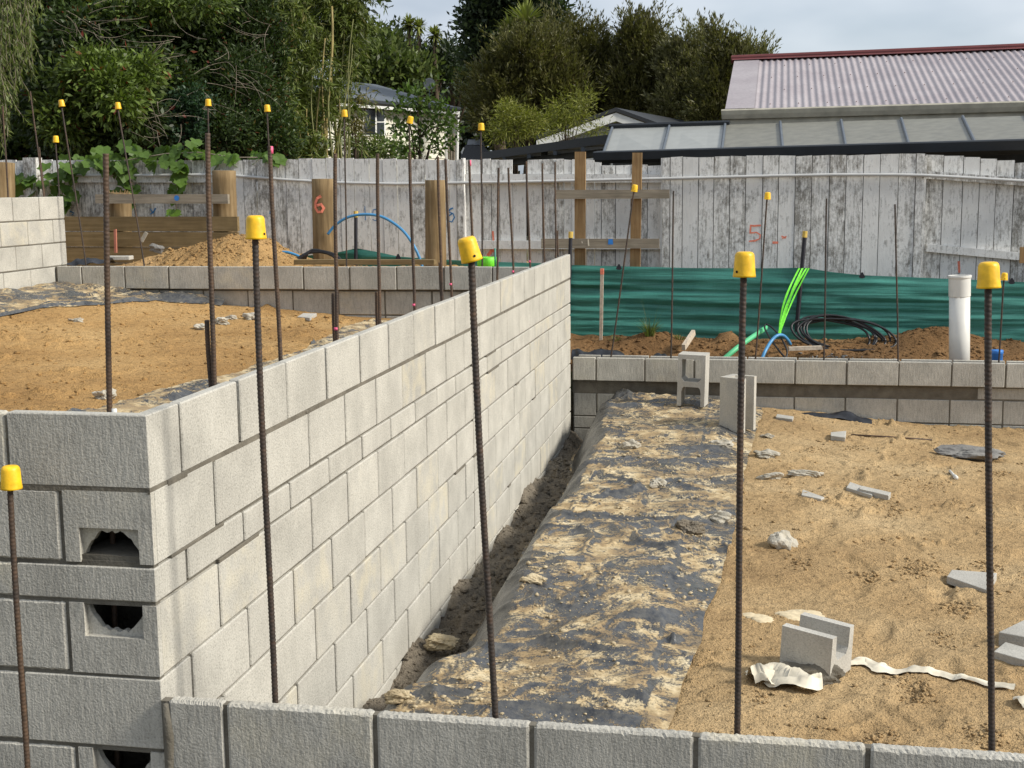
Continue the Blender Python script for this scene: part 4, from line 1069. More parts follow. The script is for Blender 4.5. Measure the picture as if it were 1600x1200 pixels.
n_ = 2600; ux = RNG.uniform(-4.4, -0.4, n_); uy = 1.5 + 5.7 * RNG.rand(n_); S_ = 0.005 + 0.013 * RNG.rand(n_) ** 4
tag(crumbs('platform_crumbs', np.stack([ux, uy, up_h(ux, uy) + S_ * .2], -1), S_, M_SANDO, 5), 'crumbs of sand on the upper platform', 'sand crumbs', kind='stuff')
n_ = 2600; sx_ = RNG.uniform(0.0, 4.2, n_); sy_ = RNG.uniform(7.75, 8.9, n_); S_ = 0.006 + 0.02 * RNG.rand(n_) ** 3
tag(crumbs('soil_crumbs', np.stack([sx_, sy_, soil_h(sx_, sy_)], -1), S_, M_SOIL, 6), 'clods of clay soil behind the far low wall', 'soil crumbs', kind='stuff')
n_ = 1800; sx_ = RNG.normal(-3.2, .5, n_); sy_ = RNG.normal(8.25, .3, n_); S_ = 0.006 + 0.014 * RNG.rand(n_) ** 3
tag(crumbs('heap_crumbs', np.stack([sx_, sy_, soil_h(sx_, sy_)], -1), S_, M_PILE, 7), 'crumbs of sand on the sand heap', 'sand crumbs', kind='stuff')
n_ = 700; sx_ = RNG.normal(2.15, .22, n_); sy_ = RNG.normal(7.95, .08, n_); S_ = 0.006 + 0.010 * RNG.rand(n_)
tag(crumbs('gravel', np.stack([sx_, sy_, soil_h(sx_, sy_) + .005], -1), S_, M_CHUNKG, 8), 'pale grey gravel beside the black cable coil', 'gravel', kind='stuff')

# ------------------------------------------------------------------ white timber fence
fence = empty('timber_fence', (-0.5, 9.4, -1.0), 'long weathered white paling fence behind the building site', 'fence')
FYc = 9.40
_pc = {}
def paling(x0, x1, yt, yoff, zb=-1.0, th=0.019, mat=None):
    a = aY(x0 + 0.55, yt, FYc + yoff); b = aY(x1 - 0.55, yt, FYc + yoff)
    w = b.x - a.x; h = (a.z + b.z) / 2 - zb
    mb = MB(); sk = random.uniform(-.004, .004)
    mb.add([(-w/2, -th/2, 0), (w/2, -th/2, 0), (w/2, th/2, 0), (-w/2, th/2, 0), (-w/2, -th/2, h - sk), (w/2, -th/2, h + sk), (w/2, th/2, h + sk), (-w/2, th/2, h - sk)],
           [(0, 3, 2, 1), (4, 5, 6, 7), (0, 1, 5, 4), (1, 2, 6, 5), (2, 3, 7, 6), (3, 0, 4, 7)])
    o = bpy.data.objects.new('paling', mb.mesh('paling', mat or M_FENCE)); o.location = ((a.x + b.x) / 2, FYc + yoff + random.uniform(-.004, .004), zb)
    o.rotation_euler[2] = random.uniform(-.02, .02); return link(o, fence)
def span(xs, ys, yoff):
    for a, b in zip(xs[:-1], xs[1:]):
        y = ys if isinstance(ys, (int, float)) else float(np.interp((a + b) / 2, ys[0], ys[1]))
        paling(a, b, y + random.uniform(-.9, .9), yoff)
span([-60, -38, -16, 6, 26, 44, 60, 82, 104, 124, 146, 168, 189, 211, 233, 255, 277, 299, 320, 343, 365], ([-60, 100, 365], [249, 251, 250]), 0.05)
span([365, 379.6, 400, 422, 446, 466, 487.5, 509, 531, 553, 576.5, 597.5, 620, 642, 664, 684, 701.5, 713, 723], ([365, 500, 723], [250, 247.5, 250]), -0.04)
span([723, 735, 754, 767, 780, 801], 249, 0.05)
paling(801, 822, 274, 0.05)
span([824, 847, 869, 881, 893.6], 249, 0.05); span([893.6, 916, 929], 249.5, 0.05); span([929, 940], 253, 0.05); span([940, 962, 986, 1012, 1037], 258, 0.05)
span([1035, 1047.5, 1067, 1092, 1116, 1141, 1166, 1192.5, 1217.5, 1243.5, 1269.5, 1297, 1323, 1350, 1376, 1405, 1432, 1446], ([1035, 1200, 1446], [246, 243.5, 240]), -0.04)
for a, b, y in [(1446, 1475, 242), (1475, 1506, 243.5), (1506, 1532, 245.5), (1532, 1558, 248), (1558, 1586, 250.5), (1586, 1612, 254), (1612, 1640, 257), (1640, 1668, 260), (1668, 1696, 263), (1696, 1724, 266)]: paling(a, b, y, 0.05)
for k in range(14): # the rest of the fence beyond the right edge
    paling(1724 + 28 * k, 1752 + 28 * k, 268 + 1.2 * k, 0.05)
def rail(pa, pb, h_px, yoff, mat=M_FENCE, th=0.045, name='rail', parent=fence):
    a = aY(pa[0], pa[1], FYc + yoff); b = aY(pb[0], pb[1], FYc + yoff); hh = h_px / FPX * depth((a + b) / 2)
    mb = MB(); V = []
    for p in (a, b): V += [(p.x, p.y - th/2, p.z - hh), (p.x, p.y + th/2, p.z - hh), (p.x, p.y + th/2, p.z), (p.x, p.y - th/2, p.z)]
    mb.add(V, [(0, 1, 2, 3), (7, 6, 5, 4), (0, 4, 5, 1), (1, 5, 6, 2), (2, 6, 7, 3), (3, 7, 4, 0)])
    o = mb.build(name, mat, parent); return o
rail((-60, 274), (364, 274), 11, 0.015); rail((-60, 380), (364, 380), 11, 0.015)
rail((724, 272), (1034, 272), 13, 0.015); rail((724, 376), (1034, 376), 13, 0.015)
rail((1447, 267), (1760, 290), 12, 0.015); rail((1447, 381), (1760, 410), 12, 0.015)
for x in (1035, 1446, 723, 365): # edge trims
    a = aY(x, 247, FYc - 0.03); MB().box(a.x - .012, a.x + .012, FYc - .045, FYc + .04, -1.0, a.z + (.0 if x != 1446 else .02)).build('edge_trim', M_FENCE, fence)
a = aY(47, 248, 9.3); MB().box(a.x - .09, a.x + .05, 9.31, 9.44, -0.9, a.z + 0.012).build('fence_post', M_FENCE, fence)
# conduit fixed along the fence
cpx = [(112, 274), (240, 274), (325, 273), (368, 274.5), (450, 281), (530, 285.5), (620, 287.5), (700, 286), (800, 284.5), (870, 283), (960, 281), (1040, 279), (1120, 277), (1200, 275), (1300, 273), (1400, 273), (1446, 274), (1500, 277), (1600, 283), (1700, 290)]
mb = MB(); mb.tube([aY(x, y, FYc - 0.075) for x, y in cpx], 0.0145, 10)
tag(recenter(mb.build('conduit', M_CONDUIT, None, True)), 'thin grey-white conduit sagging along the fence', 'conduit')
# spray marks
def stroke(px, w, mat, yoff, parent, name='paint_mark', Y=None):
    P = [aY(x, y, FYc + yoff if Y is None else Y) for x, y in px]; V = []; F = []
    for i, p in enumerate(P):
        d = P[min(i + 1, len(P) - 1)] - P[max(i - 1, 0)]; s_ = Vector((-d.z, 0, d.x)).normalized() * w / 2 * random.uniform(.75, 1.2)
        V += [tuple(p + s_), tuple(p - s_)]
    for i in range(len(P) - 1): F.append((2 * i, 2 * i + 1, 2 * i + 3, 2 * i + 2))
    return MB().add(V, F).build(name, mat, parent)
YO = -0.0535
stroke([(1189, 352), (1178, 353), (1172, 352)], 0.0154, M_SPRAYR, YO, fence); stroke([(1173, 353), (1172, 365)], 0.0140, M_SPRAYR, YO, fence)
stroke([(1172, 364), (1182, 363), (1188, 367), (1187, 373), (1180, 376), (1170, 377)], 0.0154, M_SPRAYR, YO - .001, fence)
stroke([(1207, 379), (1216, 379)], 0.0210, M_SPRAYR, YO, fence); stroke([(1221, 369), (1228, 372)], 0.0140, M_SPRAYR, YO, fence); stroke([(1222, 373), (1229, 369)], 0.0098, M_SPRAYR, YO - .001, fence)
stroke([(1498, 408), (1499, 426)], 0.0210, M_SPRAYR, 0.037, fence); stroke([(770, 361), (771, 377)], 0.0182, M_SPRAYR, 0.037, fence); stroke([(762, 400), (768, 392), (774, 391)], 0.0315, M_SPRAYR, 0.037, fence)
stroke([(570, 322), (571, 344)], .008, M_SPRAYB, YO, fence)
stroke([(590, 327), (583, 328), (582, 334), (588, 335), (590, 340), (587, 345), (582, 343)], .010, M_SPRAYB, YO, fence)
stroke([(423, 328), (421, 334), (426, 332)], .010, M_SPRAYB, YO, fence); stroke([(425, 327), (424, 350)], .010, M_SPRAYB, YO - .001, fence)
stroke([(708, 325), (703, 327), (701, 331), (708, 334), (710, 340), (706, 347), (700, 345), (699, 339), (706, 334)], .016, M_SPRAYB, YO, fence)
stroke([(109, 330), (116, 333), (112, 336)], .014, M_SPRAYB, 0.037, fence); stroke([(235, 326), (239, 333), (243, 325)], .016, M_SPRAYB, 0.037, fence); stroke([(235, 335), (241, 329)], .014, M_SPRAYB, 0.036, fence)

# ------------------------------------------------------------------ shade cloth
def cl_top(X):
    pr = [(380, 401), (470, 400), (520, 396), (556, 388), (590, 394), (622, 401), (680, 405), (760, 408.5), (845, 411), (893, 414), (960, 416), (1080, 419), (1200, 419), (1257, 418), (1300, 425), (1347, 430), (1440, 434), (1581, 440), (1700, 445), (1850, 450)]
    W_ = [aY(a, b, 8.86) for a, b in pr]
    return np.interp(X, [p.x for p in W_], [p.z for p in W_])
Xv = np.arange(-3.3, 5.2, 0.03); S = np.linspace(0, 1, 70)
zt = cl_top(Xv); zb_ = np.minimum(soil_h(Xv, np.full_like(Xv, 8.84)) - 0.06, zt - 0.12)
X = np.repeat(Xv[:, None], 70, 1); Z = zt[:, None] * (1 - S) + zb_[:, None] * S
fold = fbm(X * 0.75, Z * 15 + 0.4 * X, 401, 2) * 0.042 + fbm(X * 1.1, Z * 34, 405, 2) * 0.016
fold = fold + 0.05 * np.clip(fbm(X * .9, Z * 2.2, 407, 2), -1, 1)
Y = 8.86 + fold * (0.25 + 0.75 * np.sin(np.pi * np.clip(S, 0, 1))[None, :]) + 0.02 * np.sin(X * 2.5)
clo = gridmesh('shade_cloth', X, Y, Z, M_CLOTH); recenter(clo)
tag(clo, 'dark green shade cloth strung along the foot of the fence', 'shade cloth')
for x, y in [(622, 402), (967, 418), (1347, 431), (1581, 440)]:
    c = aY(x, y, 8.79); MB().add([(c.x - .006, c.y, c.z + .03), (c.x + .006, c.y, c.z + .03), (c.x + .028, c.y, c.z - .012), (c.x + .01, c.y, c.z - .022), (c.x - .01, c.y, c.z - .022), (c.x - .028, c.y, c.z - .012),
        (c.x - .006, c.y + .01, c.z + .03), (c.x + .006, c.y + .01, c.z + .03), (c.x + .028, c.y + .01, c.z - .012), (c.x + .01, c.y + .01, c.z - .022), (c.x - .01, c.y + .01, c.z - .022), (c.x - .028, c.y + .01, c.z - .012)],
        [(0, 1, 2, 3, 4, 5), (11, 10, 9, 8, 7, 6)] + [(i, (i + 1) % 6, 6 + (i + 1) % 6, 6 + i) for i in range(6)]).build('clip', M_STAKE, clo)
for (tx, ty, bx, by, lab) in [(1258, 361, 1252, 430, 'black steel stake with faded yellow top holding the lime tape'), (892, 362, 890, 420, 'black steel stake with yellow top at the far end of the tall wall'), (556, 330, 556, 400, 'black steel stake with yellow top under the blue arched pipe')]:
    t_ = aY(tx, ty, 8.83); b_ = aY(bx, by, 8.83); d = (t_ - b_).normalized(); low = b_ - d * 0.5
    st = empty('steel_stake', low, lab, 'stake'); mb = MB(); mb.tube([low, t_ - d * 0.05], 0.019, 6); mb.build('shaft', M_STAKE, st)
    MB().tube([t_ - d * 0.056, t_], 0.022, 8).build('tape_top', M_STAKET, st)

# ------------------------------------------------------------------ poles, retaining boards, profile timbers
def pole(x0, x1, yt, yb, Y, lab, lean=0, mark=False, taper=1.06):
    t_ = aY((x0 + x1) / 2, yt, Y); b_ = aY((x0 + x1) / 2 + lean, yb, Y); r_ = (x1 - x0) / 2 / FPX * depth(t_)
    d = (t_ - b_).normalized(); low = b_ - d * 0.35
    mb = MB(); N = 10; P = [low.lerp(t_, k / N) for k in range(N + 1)]
    mb.tube(P + [t_ + d * .004], [r_ * (taper + (1 - taper) * k / N) * (1 + .012 * math.sin(k * 2.1)) for k in range(N + 1)] + [r_ * .94], 20)
    o = mb.build('round_pole', M_POST, None, True); recenter(o); tag(o, lab, 'post'); return o, r_
o6, r6 = pole(487, 523, 280, 405, 8.6, 'round timber pole sprayed with a red number 6', 3)
def onpole(px, w):
    P = []; c = aY(505, 340, 8.6)
    V = []; F = []
    pts = [aY(x, y, 8.6 - r6 * 1.0) for x, y in px]
    for i, p in enumerate(pts):
        d = pts[min(i + 1, len(pts) - 1)] - pts[max(i - 1, 0)]; s_ = Vector((-d.z, 0, d.x)).normalized() * w / 2
        for q in (p + s_, p - s_):
            dx = q.x - aY(506, 340, 8.6).x; rr = r6 * 1.055; V.append((q.x, 8.6 - math.sqrt(max(1e-6, rr * rr - min(abs(dx), rr * .98) ** 2)) - .003, q.z))
    for i in range(len(pts) - 1): F.append((2 * i, 2 * i + 1, 2 * i + 3, 2 * i + 2))
    MB().add(V, F).build('painted_number', M_SPRAYR, o6)
onpole([(502, 306), (496, 310), (493, 317), (493, 325), (497, 331), (503, 331), (506, 325), (502, 319), (496, 321)], 0.026)
pole(664, 696, 282, 414, 8.6, 'round timber pole behind a close pair of rebars', 1)
pole(332, 368, 267, 340, 8.83, 'round timber pole at the right end of the retaining boards', 2)
pole(171, 205, 302, 345, 8.83, 'splintered round pole behind the thick corner rebar')
pole(-18, 22, 254, 320, 8.6, 'round timber pole at the left edge above the left pale wall')
# splinters on the broken pole
ret = empty('retaining_boards', (-4.2, 8.7, -0.4), 'treated brown boards of a low retaining wall behind the sand heap', 'retaining wall')
def board(x0, x1, y0, y1, Y, th, mat, name, parent=None, dy=0.0):
    a = aY(x0, y0, Y); b = aY(x1, y0 + dy, Y); c = aY((x0 + x1) / 2, y1 + dy / 2, Y); h = (a.z + b.z) / 2 - c.z
    V = []
    for p in (a, b): V += [(p.x, Y - th/2, p.z - h), (p.x, Y + th/2, p.z - h), (p.x, Y + th/2, p.z), (p.x, Y - th/2, p.z)]
    o = MB().add(V, [(0, 1, 2, 3), (7, 6, 5, 4), (0, 4, 5, 1), (1, 5, 6, 2), (2, 6, 7, 3), (3, 7, 4, 0)]).build(name, mat, parent); return recenter(o)
board(40, 372, 338.5, 361, 8.70, 0.05, M_LAG, 'board', ret); board(40, 372.5, 362, 385, 8.70, 0.048, M_LAG, 'board', ret, 1); board(40, 373, 386, 410, 8.705, 0.05, M_LAG, 'board', ret, 1); board(40, 373, 411, 432, 8.70, 0.05, M_LAG, 'board', ret, 1)
r1 = board(150, 357, 303.5, 318, 8.66, 0.045, M_GREYW, 'nailed_rail'); tag(r1, 'grey nailed rail with a bright blue dot, across the two poles at left', 'rail')
c = aY(276, 309.5, 8.632); mb = MB(); mb.add([(c.x, c.y, c.z)] + [(c.x + .026 * math.cos(t * math.pi / 9), c.y, c.z + .026 * math.sin(t * math.pi / 9)) for t in range(18)], [(0, 1 + k, 1 + (k + 1) % 18) for k in range(18)]); mb.build('blue_dot', M_SPRAYBB, r1)
mb = MB()
for k in range(14):
    a = aY(172 + k * 2.4, 303, 8.75 + random.uniform(-.04, .04)); mb.tube([a - Vector((0, 0, .02)), a + Vector((random.uniform(-.02, .02), 0, random.uniform(.015, .045)))], [.007, .002], 5)
tag(recenter(mb.build('splinters', M_PINE)), 'splintered timber ends on top of the broken pole at left', 'splinters')
for (x0, x1, yt, xb0, xb1, lab) in [(898, 914.5, 237, 897.5, 914, 'left of two upright brown profile stakes before the fence'), (988, 1003, 238.5, 984, 1000, 'right of two upright brown profile stakes before the fence')]:
    Y = 8.99; a, b = aY(x0, yt, Y), aY(x1, yt, Y); c, d = aY(xb0, 418, Y), aY(xb1, 418, Y); k = (a.z + 0.95) / (a.z - c.z); c = a + (c - a) * k; d = b + (d - b) * k
    V = [(c.x, Y, c.z), (d.x, Y, d.z), (d.x, Y + .045, d.z), (c.x, Y + .045, c.z), (a.x, Y, a.z), (b.x, Y, b.z), (b.x, Y + .045, b.z), (a.x, Y + .045, a.z)]
    tag(recenter(MB().add(V, [(0, 3, 2, 1), (4, 5, 6, 7), (0, 1, 5, 4), (1, 2, 6, 5), (2, 3, 7, 6), (3, 0, 4, 7)]).build('profile_stake', M_PINE)), lab, 'stake')
tag(board(868, 1046, 297, 311, 8.965, 0.03, M_GREYW, 'profile_rail', None, -1), 'upper grey cross rail on the two brown stakes', 'rail')
r2 = tag(board(846, 1030, 373, 388, 8.965, 0.03, M_GREYW, 'profile_rail', None, 0), 'lower grey cross rail with a blue mark on the two brown stakes', 'rail')
stroke([(954, 373.5), (954, 382)], .042, M_SPRAYBB, 0, r2, 'blue_mark', 8.947); stroke([(919, 374), (920, 384)], .012, M_FABRIC, 0, r2, 'white_mark', 8.947); stroke([(909, 377), (910, 380)], .010, M_FABRIC, 0, r2, 'white_mark', 8.947)
pw = tag(board(462, 680, 405.5, 413, 7.95, 0.10, M_LAG, 'timber_plank', None, 0), 'timber plank lying behind the grey platform wall', 'plank')
tag(board(1594, 1625, 386, 411, 8.6, 0.03, M_PINE, 'timber_block'), 'small tan timber end at the right edge on the fence', 'timber')

# ------------------------------------------------------------------ services and litter on the soil
def tube_px(pts, r, mat, name, label, cat, n=8, smooth_n=6, parent=None):
    P = [aY(x, y, Y) for x, y, Y in pts]; Q = []
    for i in range(len(P) - 1):
        p0, p1, p2, p3 = P[max(i - 1, 0)], P[i], P[i + 1], P[min(i + 2, len(P) - 1)]
        for k in range(smooth_n):
            t = k / smooth_n; Q.append(0.5 * ((2 * p1) + (p2 - p0) * t + (2 * p0 - 5 * p1 + 4 * p2 - p3) * t * t + (3 * p1 - p0 - 3 * p2 + p3) * t ** 3))
    Q.append(P[-1]); o = MB().tube(Q, r, n).build(name, mat, parent, True)
    if parent is None: recenter(o); tag(o, label, cat)
    return o
tube_px([(512, 366, 8.45), (525, 351, 8.45), (545, 339, 8.45), (572, 335, 8.45), (600, 340, 8.45), (628, 359, 8.42), (646, 383, 8.4), (656, 404, 8.4), (660, 418, 8.4)], 0.013, M_BLUE, 'water_pipe', 'blue plastic pipe arching in front of the fence', 'pipe')
tube_px([(408, 412, 8.3), (413, 404, 8.3), (428, 396, 8.3), (447, 394, 8.3), (464, 399, 8.3), (476, 406, 8.3), (486, 412, 8.3)], 0.013, M_BLUE, 'water_pipe', 'short low loop of blue pipe beside the black pipe coil', 'pipe')
for k in range(1): 
    co = empty('pipe_coil', aY(495, 412, 8.25), 'coil of thick black pipe at the foot of the pole marked 6', 'coil')
    for j in range(5):
        dx = j * 1.3; up_ = j * 2.4
        tube_px([(460 + dx * 3, 416, 8.2 + .03 * j), (468 + dx * 2, 402 - up_ * .2, 8.25), (482 + dx, 395.5 - up_ * .45, 8.27), (502, 394 - up_ * .2, 8.27), (520 + dx, 400 - up_ * .1, 8.25), (532 + dx, 414, 8.2)], 0.0125, M_CABLE, 'coil_turn', None, None, parent=co)
p = on_soil(761, 417, -0.25); p = aY(761, 416, 8.2)
mb = MB(); mb.lathe([(0.045, 0), (0.082, 0), (0.086, 0.004), (0.086, 0.076), (0.082, 0.08), (0.045, 0.08), (0.045, 0)], 24, Matrix.Translation(p)); o = recenter(mb.build('tape_roll', M_LIME, None, True)); tag(o, 'lime green roll behind the tilted yellow cap', 'roll')
tag(recenter(MB().tube([aY(774, 420, 8.1), aY(773.5, 388, 8.1)], 0.008, 8).build('thin_stake', M_CLOTH, None, True)), 'thin dark green stake beside the lime green roll', 'stake')
# right strip
tube_px([(1128, 564, 7.86), (1150, 545, 7.95), (1175, 527, 8.15), (1197, 512, 8.4)], 0.022, M_GREENP, 'service_pipe', 'pale green pipe sloping out of the soil behind the far wall', 'pipe', 10)
tube_px([(1190, 562, 7.85), (1196, 548, 7.9), (1205, 533, 8.0), (1214, 524.5, 8.05), (1223, 524, 8.1), (1230, 530, 8.15), (1235, 538, 8.2)], 0.014, M_BLUE, 'water_pipe', 'short blue pipe curving up where the lime tape ends', 'pipe', 10)
tube_px([(1226, 558, 7.95), (1215, 545, 8.05), (1203, 528, 8.15), (1195, 513, 8.25), (1197, 507, 8.3), (1205, 511, 8.25), (1216, 522, 8.15), (1226, 538, 8.05), (1230, 550, 8.0), (1228, 560, 7.95)], 0.008, M_CABLE, 'cable_loop', 'loop of thin black cable beside the blue pipe end', 'cable')
co = empty('cable_coil', aY(1305, 545, 8.35), 'big loose coil of black cable lying against the green cloth', 'coil')
for j in range(7):
    c = aY(1306 + j * 1.2, 523 + random.uniform(-2, 2), 8.45); rx_ = 0.27 + 0.035 * j * (0.6 + .4 * (j % 2)); ry_ = 0.115 + 0.012 * (j % 4); sh = random.uniform(-.02, .02)
    Pp = [c + Vector((rx_ * math.cos(t) * (1.06 if math.cos(t) > 0 else 0.92), 0.10 * math.sin(t + .3) + sh, ry_ * math.sin(t) - 0.05 * math.cos(t) + 0.012 * math.sin(3 * t + j))) for t in np.linspace(0, 2 * math.pi, 40)]
    MB().tube(Pp, 0.010, 7).build('coil_turn', M_CABLE, co, True)
lt = empty('barrier_tape', aY(1218, 522, 8.3), 'lime green tape strands hanging from the black stake to the blue pipe', 'tape')
for j, (dx0, dx1, w_) in enumerate([(-8, 0, .006), (-3, 1, .009), (3, -1, .007), (7, 0, .004)]):
    V = []; F = []; N = 14
    for i in range(N + 1):
        t = i / N; x = 1257 + dx0 * (1 - t) ** .8 + (1218 - 1257 + dx1) * t - 7 * math.sin(t * 3.1) * (0.5 if j % 2 else 1); y = 419 + 103 * t; Yv_ = 8.76 - 0.5 * t
        p = aY(x, y, Yv_); ww = w_ * (0.35 + 0.9 * math.sin(math.pi * (0.15 + 0.8 * t)) * (1 - 0.75 * t)) + 0.004; an = 0.6 * math.sin(t * 7 + j)
        s_ = Vector((math.cos(an), math.sin(an) * .7, 0.1)) * ww; V += [tuple(p - s_), tuple(p + s_)]
    for i in range(N): F.append((2 * i, 2 * i + 1, 2 * i + 3, 2 * i + 2))
    MB().add(V, F).build('strand', M_LIME, lt, True, False)
c0 = aY(1499, 562, 7.95); c1 = aY(1499.5, 430, 7.95); pp = empty('drain_pipe', c0, 'upright white drain pipe with a socket collar behind the far wall', 'pipe')
ax_ = (c1 - c0); rp = 15.6 / FPX * depth(c0)
MB().tube([c0 - ax_ * .35, c0 + ax_ * 0.76], rp, 28).build('pipe_body', M_PVC, pp, True)
mb = MB(); Mx = Matrix.Translation(c0 + ax_ * 0.745) @ ax_.to_track_quat('Z', 'Y').to_matrix().to_4x4(); Lc = ax_.length * 0.255
mb.lathe([(rp * .98, 0), (rp * 1.05, .006), (rp * 1.055, Lc * .86), (rp * 1.14, Lc * .89), (rp * 1.14, Lc * .985), (rp * 1.10, Lc), (rp * .96, Lc), (rp * .96, 0)], 48, Mx); mb.build('socket_collar', M_PVC, pp, False)
p = aY(1557, 566, 7.88); mb = MB(); mb.lathe([(0.0, 0.1), (0.045, 0.1), (0.05, 0.095), (0.05, 0.07), (0.047, 0.068), (0.047, -0.1)], 20, Matrix.Translation(p)); tag(recenter(mb.build('pipe_stub', M_BLUEC, None, True)), 'blue capped pipe stub near the right edge', 'pipe')
t_ = aY(940.5, 420, 8.55); b_ = aY(939, 513, 8.55); mb = MB(); w_ = 0.014; d_ = b_ - t_; b2 = b_ + d_.normalized() * .2
mb.add([(t_.x - w_, 8.55, t_.z), (t_.x + w_, 8.55, t_.z), (t_.x + w_, 8.575, t_.z), (t_.x - w_, 8.575, t_.z), (b2.x - w_, 8.55, b2.z), (b2.x + w_, 8.55, b2.z), (b2.x + w_, 8.575, b2.z), (b2.x - w_, 8.575, b2.z)], [(0, 1, 2, 3), (4, 7, 6, 5), (0, 4, 5, 1), (1, 5, 6, 2), (2, 6, 7, 3), (3, 7, 4, 0)])
ws = recenter(mb.build('survey_peg', M_WSTAKE)); tag(ws, 'pale survey peg in front of the green cloth', 'peg'); MB().box(t_.x - w_ - .001, t_.x + w_ + .001, 8.548, 8.577, t_.z - .05, t_.z + .001).build('red_tip', M_SPRAYR, ws)
def plank(pa, pb, w_, th, mat, name, label, cat):
    a = Vector(pa); b = Vector(pb); d = (b - a); L = d.length; Mx = Matrix.Translation(a) @ d.to_track_quat('Z', 'X').to_matrix().to_4x4()
    o = MB().add([tuple(Mx @ Vector(p)) for p in [(-w_/2, -th/2, 0), (w_/2, -th/2, 0), (w_/2, th/2, 0), (-w_/2, th/2, 0), (-w_/2, -th/2, L), (w_/2, -th/2, L * .97), (w_/2, th/2, L * .97), (-w_/2, th/2, L)]], [(0, 3, 2, 1), (4, 5, 6, 7), (0, 1, 5, 4), (1, 2, 6, 5), (2, 3, 7, 6), (3, 0, 4, 7)]).build(name, mat); recenter(o); return tag(o, label, cat)
plank(aY(1068, 543, 8.0), aY(1084, 519, 8.35), .05, .03, M_WSTAKE, 'timber_peg', 'pale pointed timber peg lying on the soil', 'peg')
plank(aY(1232, 545, 8.1), aY(1285, 543, 8.15), .03, .05, M_WSTAKE, 'timber_batten', 'pale batten lying under the black cable coil', 'timber')
# dark stones and scraps on the sand heap
p = aY(246, 391, 8.0); blob('rock', p, (.075, .05, .045), 'dark grey stone on the sand heap', 'stone', M_CHUNKG, 201, sub=2, sink=.3)
p = aY(190, 406, 7.75); mb = MB().cbox(-.13, .09, -.06, .06, 0, .035, .004, Matrix.Translation(p) @ Matrix.Rotation(R(8), 4, 'Z')); tag(recenter(mb.build('concrete_offcut', M_SLAB)), 'flat pale slab behind the platform wall beside the thick rusty bar', 'offcut')
plank(aY(221, 377, 8.3), aY(229, 363, 8.3), .035, .012, M_CHUNK, 'pale_scrap', 'pale pointed scrap standing in the sand heap', 'scrap')
plank(aY(181, 395, 8.5), aY(180, 358, 8.5), .022, .02, M_REDPEG, 'red_peg', 'faded red peg before the retaining boards', 'peg')
def drape(px_line, Y0, w_, h_, label, seed):
    P = [aY(x, y, Y0) for x, y in px_line]; N = 60; V = []; F = []; m_ = 9
    for i in range(N + 1):
        t = i / N * (len(P) - 1); k = min(int(t), len(P) - 2); p = P[k].lerp(P[k + 1], t - k)
        for j in range(m_):
            u = j / (m_ - 1); V.append((p.x, p.y + (u - .3) * w_ + .02 * math.sin(i * .17 + seed), p.z - 0.03 + h_ * math.sin(math.pi * min(1, u * 1.1)) * (0.8 + .25 * math.sin(i * .13 + seed) + .12 * math.sin(i * .31 + seed * 2)) + .006 * math.sin(i * .37 + j * 1.3)))
    for i in range(N):
        for j in range(m_ - 1): F.append((i * m_ + j, i * m_ + j + 1, (i + 1) * m_ + j + 1, (i + 1) * m_ + j))
    o = MB().add(V, F).build('plastic_roll', M_POLYB, None, True); recenter(o); tag(o, label, 'plastic sheet')
drape([(893, 556), (915, 553), (940, 557), (975, 560)], 7.82, 0.22, 0.09, 'black plastic bunched behind the far wall beside the tall wall end', 2)
drape([(1000, 559), (1030, 556), (1050, 560)], 7.82, 0.14, 0.05, 'small fold of black plastic behind the far wall near the standing block', 3)
drape([(107, 409), (125, 409), (150, 405), (172, 407)], 7.62, 0.16, 0.055, 'black plastic bunched behind the platform wall at left', 5)
def drape_low(px_line, Y0, w_, h_, label, seed):
    drape(px_line, Y0, w_, h_, label, seed)
drape_low([(1205, 655), (1240, 652), (1290, 645), (1330, 650), (1362, 664)], 7.36, 0.14, 0.06, 'fold of black plastic at the foot of the far wall, right of the standing blocks', 7)
drape_low([(1362, 667), (1430, 668), (1500, 671), (1560, 680), (1620, 686)], 7.42, 0.10, 0.03, 'thin black plastic edge running along the foot of the far wall', 9)
# small bird on the tree top is added with the trees

# ------------------------------------------------------------------ buildings behind
M_ROOFR = None
def mk_roof():
    m, n, l, b = newmat('faded_red_roof'); co = geo_pos(n); f = noise(n, l, co, 1.6, 6, .6); f2 = noise(n, l, co, 26, 4, .7)
    r = ramp(n, [(0.3, (0.31, 0.265, 0.275)), (0.7, (0.41, 0.365, 0.37))]); l.new(f, r.inputs[0]); r2 = ramp(n, [(0.3, g(.86)), (.6, g(1.06))]); l.new(f2, r2.inputs[0])
    l.new(mixc(n, l, 1.0, r.outputs[0], r2.outputs[0], 'MULTIPLY'), b.inputs['Base Color']); b.inputs['Roughness'].default_value = .5; b.inputs['Metallic'].default_value = 0.15
    return m
M_ROOFR = mk_roof(); M_RIDGE = plain('dark_red_ridge', (0.13, 0.03, 0.028), .55, 0, 3, .15); M_CREAM = plain('dirty_cream_paint', (0.52, 0.48, 0.38), .6, 0, 7, .18, space='geo')
M_DARKM = plain('black_gutter', (0.018, 0.021, 0.025), .45, 0, 5, .2); M_PANEL_SHADE = plain('eave_shadow_panel', (0.18, 0.172, 0.138), .45, 0, 9, .16, space='geo'); M_PANEL_OPEN = plain('unshaded_panel', (0.30, 0.305, 0.285), .4, 0, 9, .06, space='geo')  # two panel tones: the darker one has the eave's shadow in its colour
M_BARG = plain('grey_glazing_bar', (0.09, 0.105, 0.125), .5); M_WHITE = plain('white_paint', (0.68, 0.68, 0.65), .55, 0, 6, .05); M_WALLD = plain('dark_wall', (0.07, 0.07, 0.065), .8)
